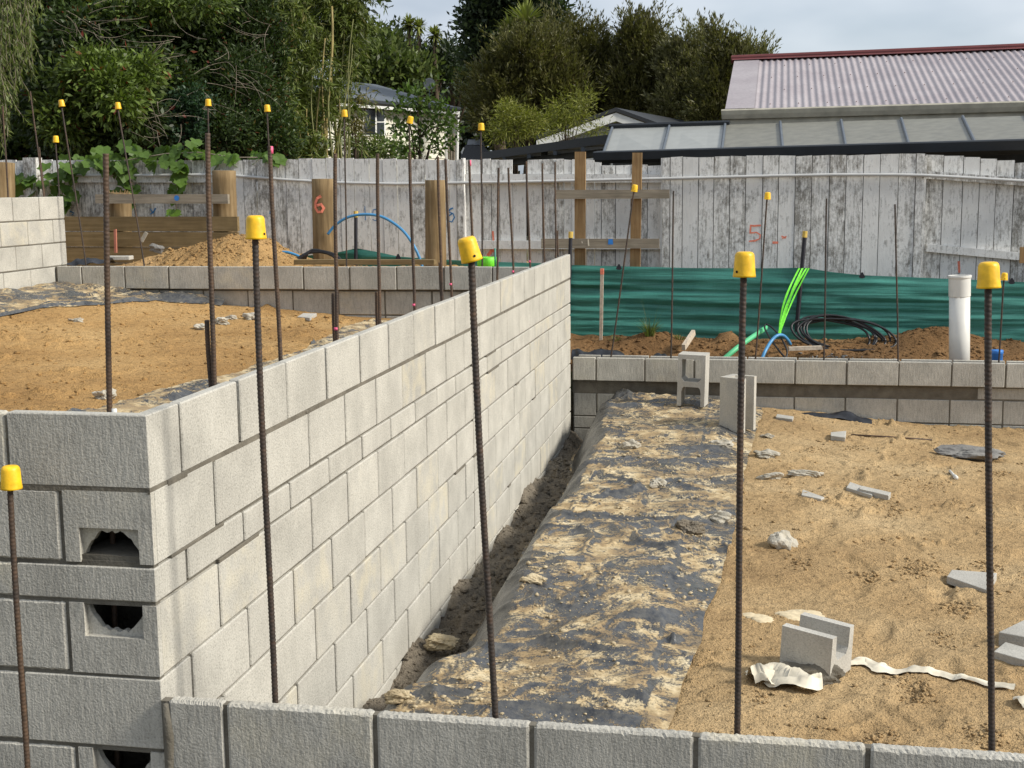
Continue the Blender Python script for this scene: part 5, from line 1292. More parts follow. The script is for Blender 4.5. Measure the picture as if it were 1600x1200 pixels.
M_GROOF = plain('grey_roof', (0.10, 0.115, 0.135), .5, 0, 4, .12); M_GLASS = plain('dark_glass', (0.012, 0.016, 0.018), .12, 0, 3, .1, .6); M_WB = plain('cream_weatherboard', (0.66, 0.63, 0.52), .6, 0, 6, .06); M_BLKROOF = plain('black_roof', (0.025, 0.027, 0.03), .5); M_GWALL = plain('pale_grey_wall', (0.33, 0.34, 0.34), .7)
M_SCREW = plain('rusty_screw', (0.10, 0.05, 0.05), .6)
house = empty('red_roof_house', (6, 14, -1.0), 'house with a faded red corrugated roof behind the fence at right', 'house')
E0 = aY(1136, 173, 12.8); E1 = aZ(1600, 160, E0.z); dv = (E1 - E0); dv.z = 0; dv.normalize(); nv = Vector((-dv.y, dv.x, 0))
run = 3.0
q = E0 + nv * run; R0 = Vector((q.x, q.y, 0)); rr_ = ray(1150, 96); kk = np.dot(np.array([q.x, q.y]) - CAM[:2], rr_[:2]) / np.dot(rr_[:2], rr_[:2]); R0 = Vector([float(t) for t in (CAM + rr_ * kk)])
LEN = 13.0
sl = R0 - E0
N = 1300; m_ = 3; us = np.linspace(0.24, LEN, N); Vv = []
for i, u in enumerate(us):
    hgt = 0.009 * math.cos(u / 0.0815 * 2 * math.pi)
    for j in range(m_): 
        p = E0 + dv * float(u) + sl * (j / (m_ - 1)) + Vector((0, 0, hgt + 0.02)) - sl * 0.02
        Vv.append(tuple(p))
i = np.arange(N - 1)[:, None] * m_ + np.arange(m_ - 1)[None, :]
fast('roof_sheet', Vv, np.stack([i, i + m_, i + m_ + 1, i + 1], -1).reshape(-1, 4), M_ROOFR, house, True)
back = Vector((nv.x, nv.y, 0)) * run * 2
mb = MB(); mb.add([tuple(R0 + Vector((0, 0, .01))), tuple(R0 + dv * LEN + Vector((0, 0, .01))), tuple(E0 + back + dv * LEN), tuple(E0 + back)], [(0, 1, 2, 3)]); mb.build('rear_roof', M_ROOFR, house)
up3 = Vector((0, 0, .028))
mb = MB(); mb.tube([R0 - dv * .06 + up3, R0 + dv * LEN + up3], 0.06, 10); q0 = R0 - dv * .05 + Vector((0, 0, .05)); sn = sl.normalized()
mb.add([tuple(q0), tuple(q0 + dv * LEN), tuple(q0 + dv * LEN - sn * .16 + Vector((0, 0, -.0))), tuple(q0 - sn * .16)], [(0, 1, 2, 3)]); mb.build('ridge_cap', M_RIDGE, house)
mb = MB(); b0 = E0 - dv * .02 - sl * .02 + Vector((0, 0, .036)); mb.add([tuple(b0), tuple(b0 + dv * .34), tuple(b0 + dv * .34 + sl * .99), tuple(b0 + sl * .99), tuple(b0 - Vector((0, 0, .12))), tuple(b0 + sl * .99 - Vector((0, 0, .12)))], [(0, 1, 2, 3), (4, 0, 3, 5)]); mb.build('barge_flashing', M_ROOFR, house)
gh = 0.10
def beam(a, L, d, prof, mat, name, parent):
    """extrude a (out, up) profile along d"""
    o_ = Vector((d.y, -d.x, 0)); n_ = len(prof); V = [tuple(a + o_ * x + Vector((0, 0, z))) for x, z in prof] + [tuple(a + d * L + o_ * x + Vector((0, 0, z))) for x, z in prof]
    return MB().add(V, [tuple(range(n_)), tuple(range(n_, 2 * n_))[::-1]] + [(k, (k + 1) % n_, n_ + (k + 1) % n_, n_ + k) for k in range(n_)]).build(name, mat, parent)
beam(E0 - dv * .05, LEN, dv, [(0.0, 0.0), (.10, .012), (.11, -.004), (.095, -.05), (.07, -.10), (0.0, -.105)], M_CREAM, 'gutter', house)
beam(E0 - dv * .05, LEN, dv, [(-.02, -.02), (.02, -.02), (.02, -.195), (-.02, -.195)], M_CREAM, 'fascia', house)
mb = MB(); w0 = E0 + nv * .45 + dv * .2; mb.add([tuple(w0 + Vector((0, 0, -.08))), tuple(w0 + dv * (LEN - .4) + Vector((0, 0, -.08))), tuple(Vector((w0.x, w0.y, -1.0)) + dv * (LEN - .4)), (w0.x, w0.y, -1.0)], [(0, 1, 2, 3)])
g0 = E0 + dv * .2; mb.add([(w0.x, w0.y, -1), (w0.x, w0.y, E0.z - .05), tuple(R0 + dv * .2 - Vector((0, 0, .08))), tuple(E0 + dv * .2 + nv * (2 * run - .45) - Vector((0, 0, .05))), tuple(Vector((E0.x, E0.y, -1)) + dv * .2 + nv * (2 * run - .45))], [(0, 1, 2, 3, 4)]); mb.build('wall', M_CREAM, house)
V = []; F = []
rs = random.Random(3)
for row, f_ in enumerate((0.04, .30, .55, .80, .95)):
    for k in range(36):
        u = 0.5 + k * 0.3265 + (row % 2) * .163; p = E0 + dv * u + sl * f_ + Vector((0, 0, .034)); o_ = len(V); s_ = .010
        V += [tuple(p + dv * s_), tuple(p + sn * s_), tuple(p - dv * s_), tuple(p - sn * s_), tuple(p + Vector((0, 0, .012)))]; F += [(o_, o_ + 1, o_ + 4), (o_ + 1, o_ + 2, o_ + 4), (o_ + 2, o_ + 3, o_ + 4), (o_ + 3, o_, o_ + 4)]
sc_ = MB().add(V, F).build('roof_screws', M_SCREW, house); sc_['kind'] = 'stuff'
# lean-to with translucent panels
lean = empty('lean_to', (5, 11.5, -1.0), 'lean-to roof of translucent panels with a black gutter in front of the red roof', 'lean-to')
B0 = aY(942, 241, 11.0)
def bl(px): # point on the lower edge
    yy = 243.5 - (px - 942) * 17.5 / 658; return aZ(px, float(yy), B0.z)
T0 = aY(957, 200, 12.85)
def tl(px):
    yy = 200 - (px - 957) * 19.0 / 643; return aZ(px, float(yy), T0.z)
bx_ = [942, 1035, 1127.5, 1223, 1322, 1421, 1525, 1634, 1748]; tx_ = [957, 1046, 1133, 1219, 1314, 1408, 1504, 1602, 1702]
for k in range(8):
    a, b, c, d = bl(bx_[k]), bl(bx_[k + 1]), tl(tx_[k + 1]), tl(tx_[k]); dn = Vector((0, 0, -.012))
    V = [tuple(p) for p in (a, b, c, d)] + [tuple(p + dn) for p in (a, b, c, d)]
    MB().add(V, [(0, 1, 2, 3), (7, 6, 5, 4), (0, 4, 5, 1), (1, 5, 6, 2), (2, 6, 7, 3), (3, 7, 4, 0)]).build('roof_panel', M_PANEL_OPEN if k < 2 else M_PANEL_SHADE, lean)  # first two lie clear of the eave shadow painted into the rest
for k in range(9):
    a, d = bl(bx_[k]), tl(tx_[k]); MB().tube([a + Vector((0, 0, .012)), d + Vector((0, 0, .012))], 0.017, 6).build('glazing_bar', M_BARG, lean)
ga, gb = bl(935), bl(1760); gd = (gb - ga); gd.z = 0; Lg = gd.length; gd.normalize()
beam(ga, Lg, gd, [(-.02, .055), (.09, .048), (.11, .035), (.10, -.05), (.04, -.085), (-.02, -.085)], M_DARKM, 'gutter', lean)
ta, tb = tl(952), tl(1140); MB().tube([ta + Vector((0, 0, .02)), tb + Vector((0, 0, .02))], 0.03, 6).build('top_trim', M_DARKM, lean)
for k in (0, 4, 8):
    a = bl(bx_[k]); MB().box(a.x - .05, a.x + .05, a.y + .12, a.y + .22, -1.0, a.z - .02).build('post', M_DARKM, lean)
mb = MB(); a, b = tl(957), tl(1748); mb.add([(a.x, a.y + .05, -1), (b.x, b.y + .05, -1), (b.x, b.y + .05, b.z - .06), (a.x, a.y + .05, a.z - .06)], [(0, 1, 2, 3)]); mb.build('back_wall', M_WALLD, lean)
# carport
cp_ = empty('carport', aD(860, 300, 20), 'low dark carport roof behind the fence, left of the lean-to', 'carport')
A0, A1 = aD(752, 238, 22.5), aD(958, 209, 19.0); bk = Vector((0.9, 4.5, 0.15)); 
V = []
for q in (A0, A1, A1 + bk, A0 + bk): V += [tuple(q), tuple(q - Vector((0, 0, .13)))]
MB().add(V, [(0, 2, 4, 6), (1, 7, 5, 3), (0, 1, 3, 2), (2, 3, 5, 4), (4, 5, 7, 6), (6, 7, 1, 0)]).build('roof_slab', M_BLKROOF, cp_)
MB().tube([A0 - Vector((0, -.3, .22)), A1 - Vector((0, -.3, .25))], 0.07, 4).build('beam', M_WALLD, cp_)
for t in (.05, .5, .95):
    q = A0.lerp(A1, t) + Vector((0, .3, 0)); MB().box(q.x - .05, q.x + .05, q.y - .05, q.y + .05, -1.0, q.z - .1).build('post', M_WALLD, cp_)
for t in (.2, .4, .6, .8):
    q = A0.lerp(A1, t) - Vector((0, 0, .17)); MB().tube([q, q + bk], 0.045, 4).build('rafter', M_BARG, cp_)
# white gabled house
gb_ = empty('gabled_house', aD(960, 340, 32), 'small house with a black roof and white gable boards behind the carport', 'house')
ap, gl, gr_ = aD(968, 181, 32), aD(845, 224, 32), aD(1060, 214, 32)
bk = Vector((1.2, 7, 0)); low = lambda p: Vector((p.x, p.y, -1.0))
MB().add([tuple(gl), tuple(ap), tuple(gr_), tuple(low(gr_)), tuple(low(gl))], [(0, 1, 2, 3, 4)]).build('gable_wall', M_GWALL, gb_)
fo = Vector((-.05, -.35, 0))
for a, b in ((gl, ap), (ap, gr_)):
    V = [tuple(a + fo + Vector((0, 0, .06))), tuple(b + fo + Vector((0, 0, .06))), tuple(b + fo - Vector((0, 0, .14))), tuple(a + fo - Vector((0, 0, .14)))]; V += [tuple(Vector(p) + Vector((.02, .06, 0))) for p in V]
    MB().add(V, [(0, 1, 2, 3), (7, 6, 5, 4), (0, 4, 5, 1), (2, 6, 7, 3), (1, 5, 6, 2), (3, 7, 4, 0)]).build('barge_board', M_WHITE, gb_)
    u2 = Vector((0, 0, .09)); V = [tuple(a + fo * 1.1 + u2), tuple(b + fo * 1.1 + u2), tuple(b + bk + u2), tuple(a + bk + u2)]; V += [tuple(Vector(p) + Vector((0, 0, .09))) for p in V]
    MB().add(V, [(3, 2, 1, 0), (4, 5, 6, 7), (0, 1, 5, 4), (1, 2, 6, 5), (2, 3, 7, 6), (3, 0, 4, 7)]).build('roof', M_BLKROOF, gb_)
# cream cottage
cot = empty('cottage', aD(630, 330, 47), 'cream weatherboard cottage with a grey hip roof behind the young tree', 'house')
e0 = aD(540, 154.5, 44.5); e1 = aZ(718, 168.5, e0.z); d_ = e1 - e0; d_.z = 0; Lc = d_.length; d_.normalize(); n2 = Vector((-d_.y, d_.x, 0))
def onwall(px, py, inset=0.5):    # point on the front wall plane
    o_ = np.array([e0.x + n2.x * inset, e0.y + n2.y * inset]); r_ = ray(px, py); nn = np.array([n2.x, n2.y]); k = np.dot(o_ - CAM[:2], nn) / np.dot(r_[:2], nn); return Vector(CAM + r_ * k)
wr_ = onwall(694, 200); wl_ = onwall(500, 200); zt_ = e0.z - .12
nb = 22; V = []; F = []
for k in range(nb):
    z0 = -1.0 + (zt_ + 1.0) * k / nb; z1 = -1.0 + (zt_ + 1.0) * (k + 1) / nb
    for p in (wl_, wr_):
        q = Vector((p.x, p.y, 0)); V += [tuple(q - n2 * .035 + Vector((0, 0, z0))), tuple(q + Vector((0, 0, z1)))]
    o_ = len(V) - 4; F += [(o_, o_ + 2, o_ + 3, o_ + 1)]
    if k: F.append((o_ - 3, o_ - 1, o_ + 2, o_))
o_ = len(V); q = Vector((wr_.x, wr_.y, -1)); V += [tuple(q), tuple(q + n2 * 6), tuple(q + n2 * 6 + Vector((0, 0, zt_ + 1))), tuple(q + Vector((0, 0, zt_ + 1)))]; F.append((o_, o_ + 1, o_ + 2, o_ + 3))
MB().add(V, F).build('wall', M_WB, cot)
rp_ = onwall(695.5, 200, .48); MB().box(rp_.x - .06, rp_.x + .06, rp_.y - .06, rp_.y + .06, -1.0, zt_).build('corner_board', M_WHITE, cot)
rg0 = e0 + n2 * 3.6 - d_ * 2.0; rg1 = onwall(588, 132, 4.0); zr = rg1.z
rg1 = Vector((rg1.x, rg1.y, zr)); rg0 = Vector((rg0.x, rg0.y, zr)); ee0 = e0 - d_ * 2.5; ee1 = Vector((e1.x, e1.y, e0.z)); eb1 = ee1 + n2 * 8; eb0 = ee0 + n2 * 8
MB().add([tuple(ee0), tuple(ee1), tuple(rg1), tuple(rg0), tuple(eb1), tuple(eb0)], [(0, 1, 2, 3), (1, 4, 2), (4, 5, 3, 2)]).build('roof', M_GROOF, cot)
MB().tube([ee0 - Vector((0, 0, .05)), ee1 - Vector((0, 0, .05))], 0.09, 6).build('gutter', M_DARKM, cot)
MB().tube([ee0 - n2 * -.05 - Vector((0, 0, .2)), ee1 + n2 * .05 - Vector((0, 0, .2))], 0.07, 4).build('fascia', M_WHITE, cot)
def wpanel(x0, x1, y0, y1, mat, name, inset, parent):
    a, b, c, d = onwall(x0, y0, inset), onwall(x1, y0, inset), onwall(x1, y1, inset), onwall(x0, y1, inset); V = [tuple(p) for p in (a, b, c, d)] + [tuple(p + n2 * .06) for p in (a, b, c, d)]
    return MB().add(V, [(0, 1, 2, 3), (7, 6, 5, 4), (0, 4, 5, 1), (1, 5, 6, 2), (2, 6, 7, 3), (3, 7, 4, 0)]).build(name, mat, parent)
wf = wpanel(568, 603, 168, 212, M_WHITE, 'window', .40, cot)
wpanel(570, 586.5, 169.5, 210, M_GLASS, 'pane', .37, wf); wpanel(590, 600.5, 170, 189, M_GLASS, 'pane', .37, wf); wpanel(590, 600.5, 191.5, 210, M_GLASS, 'pane', .37, wf)
dp0, dp1 = onwall(715.5, 178, .2), onwall(714, 250, .2); MB().tube([onwall(717, 170, .2), dp0, dp1], 0.07, 6).build('downpipe', M_WHITE, cot)
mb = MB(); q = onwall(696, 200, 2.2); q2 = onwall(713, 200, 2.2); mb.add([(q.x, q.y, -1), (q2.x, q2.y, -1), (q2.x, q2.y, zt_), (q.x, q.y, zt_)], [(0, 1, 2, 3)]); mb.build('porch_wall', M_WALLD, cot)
for k in range(4): 
    q = onwall(698.5 + k * 4.2, 215, 1.2); MB().box(q.x - .07, q.x + .07, q.y - .04, q.y + .04, -1.0, onwall(700, 208 + (k % 2) * 3, 1.2).z).build('porch_slat', M_GREYW, cot)
# satellite dish
c = aD(671, 131, 50); mb = MB(); ax = (Vector(CAM) - c); Mx = Matrix.Translation(c) @ ax.to_track_quat('Z', 'Y').to_matrix().to_4x4(); sdish = empty('satellite_dish', c - Vector((0, 0, .8)), 'grey satellite dish above the cottage roof behind the young tree', 'dish')
MB().lathe([(0.0, -.06), (.1, -.05), (.17, -.02), (.22, .0), (.225, .005), (.17, -.012), (.0, -.05)], 20, Mx).build('reflector', M_GWALL, sdish, True); MB().tube([c - Vector((0, 0, .9)), c], 0.02, 6).build('mast', M_BARG, sdish)
# dark parked vehicle
vb = aD(738, 262, 41); veh = empty('parked_vehicle', (vb.x, vb.y, -1.0), 'dark parked vehicle between the cottage and the carport', 'vehicle')
r_ = Vector((RT[0], RT[1], 0)).normalized(); f_ = Vector((FW[0], FW[1], 0)).normalized()
def vp(px, py, back): return aD(px, py, 41) + f_ * back
zt2 = vp(735, 216, 0).z; zw = vp(735, 226, 0).z; 
def prism(pxs, depth_m, mat, name, off=0):
    A = [vp(x, y, off) for x, y in pxs]; n_ = len(A); V = [tuple(p) for p in A] + [tuple(p + f_ * depth_m) for p in A]
    return MB().add(V, [tuple(range(n_)), tuple(range(n_, 2 * n_))[::-1]] + [(k, (k + 1) % n_, n_ + (k + 1) % n_, n_ + k) for k in range(n_)]).build(name, mat, veh)
M_CAR = plain('dark_car_paint', (0.012, 0.013, 0.016), .25, 0, 5, .1, .5); M_CARG = plain('pale_windscreen', (0.20, 0.22, 0.25), .1, 0, 4, .2, .6)
prism([(719, 300), (762, 300), (763, 236), (756, 228), (727, 227), (720, 238)], 4.2, M_CAR, 'body'); prism([(728, 227.5), (755, 227.5), (752, 216.5), (731, 216.5)], 3.0, M_CAR, 'cabin', .3); prism([(729, 226), (754, 226), (751.5, 217.5), (731, 217.5)], .02, M_CARG, 'windscreen', .26)
prism([(720, 238), (724, 230), (726, 231), (722, 241)], .06, M_WHITE, 'headlight', -.04)
for xw in (724, 757):
    c = vp(xw, 296, .8); MB().tube([c - r_ * .1, c + r_ * .1], .33, 16).build('wheel', M_CABLE, veh)

# ------------------------------------------------------------------ vegetation
def mk_leaf(name, stops, rough=0.5, trans=0.3, spec=0.35):
    m = bpy.data.materials.new(name); m.use_nodes = True; n, l = m.node_tree.nodes, m.node_tree.links
    b = n['Principled BSDF']; out = n['Material Output']
    ri = n.new('ShaderNodeNewGeometry').outputs['Random Per Island']
    r = ramp(n, stops); l.new(ri, r.inputs[0])
    big = noise(n, l, geo_pos(n), 0.8, 3); rb = ramp(n, [(0.3, g(0.78)), (0.7, g(1.22))]); l.new(big, rb.inputs[0])
    c = mixc(n, l, 1.0, r.outputs[0], rb.outputs[0], 'MULTIPLY')
    l.new(c, b.inputs['Base Color']); b.inputs['Roughness'].default_value = rough; b.inputs['Specular IOR Level'].default_value = spec
    t = n.new('ShaderNodeBsdfTranslucent'); l.new(mixc(n, l, 1.0, c, (1.1, 1.25, 0.6), 'MULTIPLY'), t.inputs['Color'])
    mx = n.new('ShaderNodeMixShader'); mx.inputs[0].default_value = trans; l.new(b.outputs[0], mx.inputs[1]); l.new(t.outputs[0], mx.inputs[2]); l.new(mx.outputs[0], out.inputs['Surface'])
    return m
def tone(c, k): return tuple(x * k for x in c)
def leafset(name, c, red=None, yel=None):
    st = [(0.0, tone(c, .55)), (0.35, c), (0.75, tone(c, 1.35))]
    st.append((0.94, tone(c, 1.6)))
    if yel: st.append((0.97, yel))
    if red: st.append((0.995, red))
    return mk_leaf(name, st[:6])
ML_DARK = leafset('dark_broadleaf', (0.035, 0.055, 0.015), (0.12, 0.02, 0.012), (0.075, 0.095, 0.02))
ML_MID = leafset('mid_broadleaf', (0.090, 0.128, 0.025), (0.16, 0.03, 0.015), (0.13, 0.15, 0.03))
ML_FAR = leafset('far_broadleaf', (0.085, 0.112, 0.030), None, (0.12, 0.135, 0.035))
ML_FARD = leafset('far_dark_tree', (0.026, 0.039, 0.017))
ML_BAM = leafset('bamboo_leaf', (0.095, 0.120, 0.023), None, (0.22, 0.20, 0.07))
ML_KAN = leafset('kanuka_leaf', (0.095, 0.091, 0.029), (0.10, 0.07, 0.03), (0.12, 0.105, 0.04))
ML_KAN2 = leafset('kanuka_grey_leaf', (0.146, 0.140, 0.062), None, (0.18, 0.165, 0.09))
ML_LIGHT = leafset('light_shrub_leaf', (0.180, 0.189, 0.032), None, (0.27, 0.25, 0.06))
ML_WIL = leafset('willow_leaf', (0.102, 0.128, 0.032), None, (0.16, 0.17, 0.05))
ML_CAB = leafset('cabbage_tree_leaf', (0.210, 0.231, 0.067), None, (0.20, 0.16, 0.06))
ML_VINE = leafset('vine_leaf', (0.072, 0.128, 0.020), None, (0.17, 0.22, 0.04))
ML_GRASS = leafset('grass_blade', (0.09, 0.12, 0.03), None, (0.28, 0.23, 0.10))
M_BARK = plain('bark', (0.075, 0.055, 0.038), .9, 0, 12, .4, .2, .5, 'geo'); M_TWIG = plain('bare_twig', (0.24, 0.20, 0.15), .85, 0, 20, .3); M_CANE = plain('bamboo_cane', (0.26, 0.20, 0.065), .5, 0, 7, .35, .4, 0, 'geo'); M_CANEG = plain('green_bamboo_cane', (0.15, 0.15, 0.045), .5, 0, 7, .35, .4, 0, 'geo')

def nrm(a): return a / np.maximum(np.linalg.norm(a, axis=1, keepdims=True), 1e-9)
def leafmesh(name, C, D, L, W, mat, parent, rs, fold=0.18):
    n_ = len(C); D = nrm(D); A = nrm(np.cross(D, rs.normal(size=(n_, 3)))); B = np.cross(D, A)
    L = L[:, None]; W = W[:, None]
    p0 = C; p2 = C + D * L; md = C + D * L * 0.45
    p1 = md + A * W + B * W * fold * 2; p3 = md - A * W + B * W * fold * 2
    V = np.stack([p0, p1, p2, p3], 1).reshape(-1, 3); Q = np.arange(n_ * 4).reshape(-1, 4)
    return fast(name, V, Q, mat, parent)
def crown(parent, blobs, ncl, nl, clr, leaf, wid, mat, seed, up=0.2, out=0.6, shell=0.55, name='crown', dk=0.8):
    rs = np.random.RandomState(seed); Cs = []; Ds = []; cl_all = []
    for (px, py, rx, ry, D) in blobs:
        c = np.array(aD(px, py, D)); m = D / FPX; rad = np.array([rx * m, rx * m * dk, ry * m])
        k = max(4, int(ncl * rx * ry / 1000))
        d = nrm(rs.normal(size=(k, 3))); r = (shell + (1 - shell) * rs.rand(k)) * rs.uniform(.75, 1.12, k)
        cc = c + d * r[:, None] * rad; cl_all.append(cc)
        sz = clr * rs.uniform(.6, 1.4, k)
        for q, dd, s_ in zip(cc, d, sz):
            N = int(nl * rs.uniform(.6, 1.4)); g_ = rs.normal(size=(N, 3)) * s_ * np.array([1, 1, .75])
            Cs.append(q + g_); Ds.append(nrm(g_) * out + dd * .35 + rs.normal(size=(N, 3)) * .55 + np.array([0, 0, up]))
    C = np.concatenate(Cs); Dd = np.concatenate(Ds); N = len(C)
    leafmesh(name, C, Dd, leaf * rs.uniform(.6, 1.35, N), wid * rs.uniform(.7, 1.3, N), mat, parent, rs)
    return np.concatenate(cl_all)
def plumes(parent, blobs, npl, nl, plen, leaf, wid, mat, seed, upb=.8, name='crown', shell=.35):
    rs = np.random.RandomState(seed); Cs = []; Ds = []; allq = []
    for (px, py, rx, ry, D) in blobs:
        c = np.array(aD(px, py, D)); m = D / FPX; rad = np.array([rx * m, rx * m * .8, ry * m]); k = max(5, int(npl * rx * ry / 1000))
        d = nrm(rs.normal(size=(k, 3))); r = (shell + (1 - shell) * rs.rand(k) ** .6) * rs.uniform(.8, 1.05, k); q = c + d * r[:, None] * rad; allq.append(q)
        ax = nrm(d * .6 + rs.normal(size=(k, 3)) * .35 + np.array([0, 0, upb])); L = plen * rs.uniform(.35, 1.0, k) * np.where(rs.rand(k) < .12, 1.7, 1.0)
        t = rs.rand(k, nl); sp = rs.normal(size=(k, nl, 3)) * (.22 * L[:, None] * (1.05 - t) )[:, :, None]
        P = q[:, None, :] + ax[:, None, :] * (L[:, None] * t)[:, :, None] + sp; Cs.append(P.reshape(-1, 3)); Ds.append((ax[:, None, :] * .9 + sp / (L[:, None, None] * .22) * .35 + rs.normal(size=(k, nl, 3)) * .3).reshape(-1, 3))
    C = np.concatenate(Cs); Dd = np.concatenate(Ds); N = len(C)
    leafmesh(name, C, Dd, leaf * rs.uniform(.6, 1.3, N), wid * rs.uniform(.7, 1.3, N), mat, parent, rs); return np.concatenate(allq)
def trunk(parent, base, top, r0, targets, seed, mat=None, nlimb=9):
    rs = random.Random(seed); base = Vector(base); top = Vector(top); mb = MB(); N = 8; P = []
    for k in range(N + 1):
        t = k / N; P.append(base.lerp(top, t) + Vector((rs.uniform(-1, 1), rs.uniform(-1, 1), 0)) * r0 * .5 * (1 if 0 < k < N else 0))
    mb.tube(P, [r0 * (1 - .75 * k / N) for k in range(N + 1)], 8)
    tg = [Vector(t) for t in targets]; rs.shuffle(tg)
    for q in tg[:nlimb]:
        k = rs.randint(3, N); a = P[k]; mid = a.lerp(q, .5) + Vector((0, 0, (q - a).length * .12)); r_ = r0 * (1 - .75 * k / N) * .6
        mb.tube([a, mid, q], [r_, r_ * .6, r_ * .2], 6)
    return mb.build('trunk', mat or M_BARK, parent, True)
def tree(name, label, cat, blobs, base_px, D, ncl, nl, clr, leaf, wid, mat, seed, r0=0.15, up=.2, out=.6, shell=.55, group=None, nlimb=9, top_px=None, zb=-1.0, dk=.8, plume=None):
    b = aD(base_px[0], base_px[1], D); b.z = zb
    e = empty(name, b, label, cat, group); t = plumes(e, blobs, ncl, nl, plume, leaf, wid, mat, seed, up) if plume else crown(e, blobs, ncl, nl, clr, leaf, wid, mat, seed, up, out, shell, dk=dk)
    tp = aD(*(top_px or (blobs[0][0], blobs[0][1])), D); trunk(e, b, tp, r0, t, seed, nlimb=nlimb); return e

# left mass just beyond the fence
e = tree('broadleaf_tree', 'dark broadleaf tree with reddish young leaves behind the fence at left', 'tree', [(150, 90, 105, 80, 15.5), (215, 30, 120, 60, 16.5), (90, 170, 60, 60, 15), (180, 180, 70, 55, 14.6), (255, 150, 60, 60, 15.4), (110, 20, 80, 60, 16.5), (310, 60, 80, 70, 16.5), (230, -60, 170, 60, 17)], (160, 330), 16, 30, 62, .10, .085, .019, ML_DARK, 1, .12, -.15, .8)
crown(e, [(145, 120, 60, 45, 14.2), (180, 150, 45, 40, 14.0), (100, 190, 40, 35, 14.2), (215, 115, 35, 30, 14.3)], 22, 50, .085, .085, .017, ML_MID, 2, -.2, .8)
crown(e, [(300, 5, 70, 25, 15.6), (240, 15, 50, 25, 15.4), (190, 30, 40, 25, 15.4)], 20, 42, .09, .085, .016, ML_MID, 3, -.2, .8)
mb = MB(); rs = random.Random(5)
for (cx, cy, n_, sp, D, dirx) in [(235, 185, 18, 55, 14.0, 1), (345, 112, 16, 60, 14.4, 1), (150, 35, 14, 60, 14.2, 1), (270, 72, 12, 60, 14.4, -1), (105, 40, 6, 45, 14.4, 1), (415, 55, 9, 45, 15.4, -1), (330, 150, 7, 50, 14.5, 1)]:
    for k in range(n_):
        x, y = cx + rs.gauss(0, sp * .35), cy + rs.gauss(0, sp * .25); a = rs.gauss(.25, .55); L_ = rs.uniform(.3, 1.5) * sp; bend = rs.uniform(-1.4, 1.4); P = []
        for i in range(6):
            P.append(aD(x, y, D + .1 * math.sin(k + i * .4))); x += dirx * math.cos(a) * L_ / 5; y += math.sin(a) * L_ / 5; a += bend / 5
        mb.tube(P, [.0034, .003, .0026, .002, .0015, .0008], 4, False)
mb.build('bare_twigs', M_TWIG, e, True, False)['kind'] = 'stuff'
tree('dense_shrub', 'dense fine-leaved dark shrub behind the fence, right of the bare twigs', 'shrub', [(375, 150, 65, 75, 15.8), (345, 205, 60, 45, 15.4), (400, 90, 60, 70, 16.4), (300, 205, 50, 40, 15.4), (420, 210, 40, 45, 15.6), (380, 20, 70, 50, 16.6)], (370, 330), 15.8, 34, 66, .085, .062, .011, ML_DARK, 11, .06, .1, .7)
e = tree('blue_green_shrub', 'dark blue-green shrub low behind the fence near the second tall rebar', 'shrub', [(300, 165, 28, 35, 15.0), (285, 200, 30, 25, 15.0)], (295, 330), 15, 30, 50, .06, .055, .014, leafset('blue_green_leaf', (0.03, 0.062, 0.03)), 12, .04, .1, .7)
tree('hedge', 'dark hedge filling the gap low behind the fence at left', 'hedge', [(40, 215, 90, 45, 17.5), (200, 215, 110, 45, 17.5), (330, 210, 110, 50, 17.5), (30, 140, 90, 60, 18.2), (450, 200, 60, 60, 18.6)], (150, 330), 17.5, 12, 50, .16, .13, .038, ML_DARK, 13, .1, .1, .7)
tree('tall_backing_tree', 'large dark tree filling the upper left behind the broadleaf tree', 'tree', [(60, 40, 120, 90, 21), (230, 40, 140, 90, 21), (390, 50, 100, 90, 21), (250, -90, 230, 60, 21), (500, -40, 40, 50, 21), (150, 150, 140, 70, 20), (350, 150, 140, 70, 20)], (230, 330), 21, 9, 60, .24, .18, .052, ML_FARD, 14, .3, .1, .7)
# willow
def willow(label):
    rs = np.random.RandomState(21); b = aD(-60, 330, 13.5); b.z = -1; e = empty('willow_tree', b, label, 'tree'); C = []; Dd = []; mb = MB()
    for k in range(150):
        px = rs.uniform(-140, 52) if k < 115 else rs.uniform(-60, 26); D = rs.uniform(12.9, 14.4); y0 = rs.uniform(-120, 30) if k < 115 else rs.uniform(60, 150); ln = rs.uniform(70, 170) if k < 115 else rs.uniform(50, 105)
        if px > 20 and k < 115: ln = min(ln, 115 - y0 * .2 - (px - 20) * .8)
        p = np.array(aD(px, y0, D)); m = D / FPX; N = int(ln * m / .013); drift = rs.normal() * .10
        t = np.linspace(0, 1, N); P = p + np.stack([drift * t ** 2 + .02 * np.sin(t * 5 + k), rs.normal() * .05 * t, -ln * m * t], -1)
        mb.tube([P[i] for i in range(0, N, max(1, N // 6))], .003, 4, False)
        C.append(P); d = np.stack([rs.normal(size=N) * .45 + drift, rs.normal(size=N) * .45, -np.ones(N) * .9], -1); Dd.append(d)
    C = np.concatenate(C); Dd = np.concatenate(Dd); leafmesh('crown', C, Dd, .075 * rs.uniform(.7, 1.3, len(C)), .0075 * rs.uniform(.7, 1.3, len(C)), ML_WIL, e, rs)
    mb.build('branches', M_TWIG, e, True, False); trunk(e, b, aD(-60, -60, 13.6), .14, [aD(x, -80, 13.6) for x in (-130, -90, -20, 20)], 22)
willow('weeping willow hanging down at the top left edge')
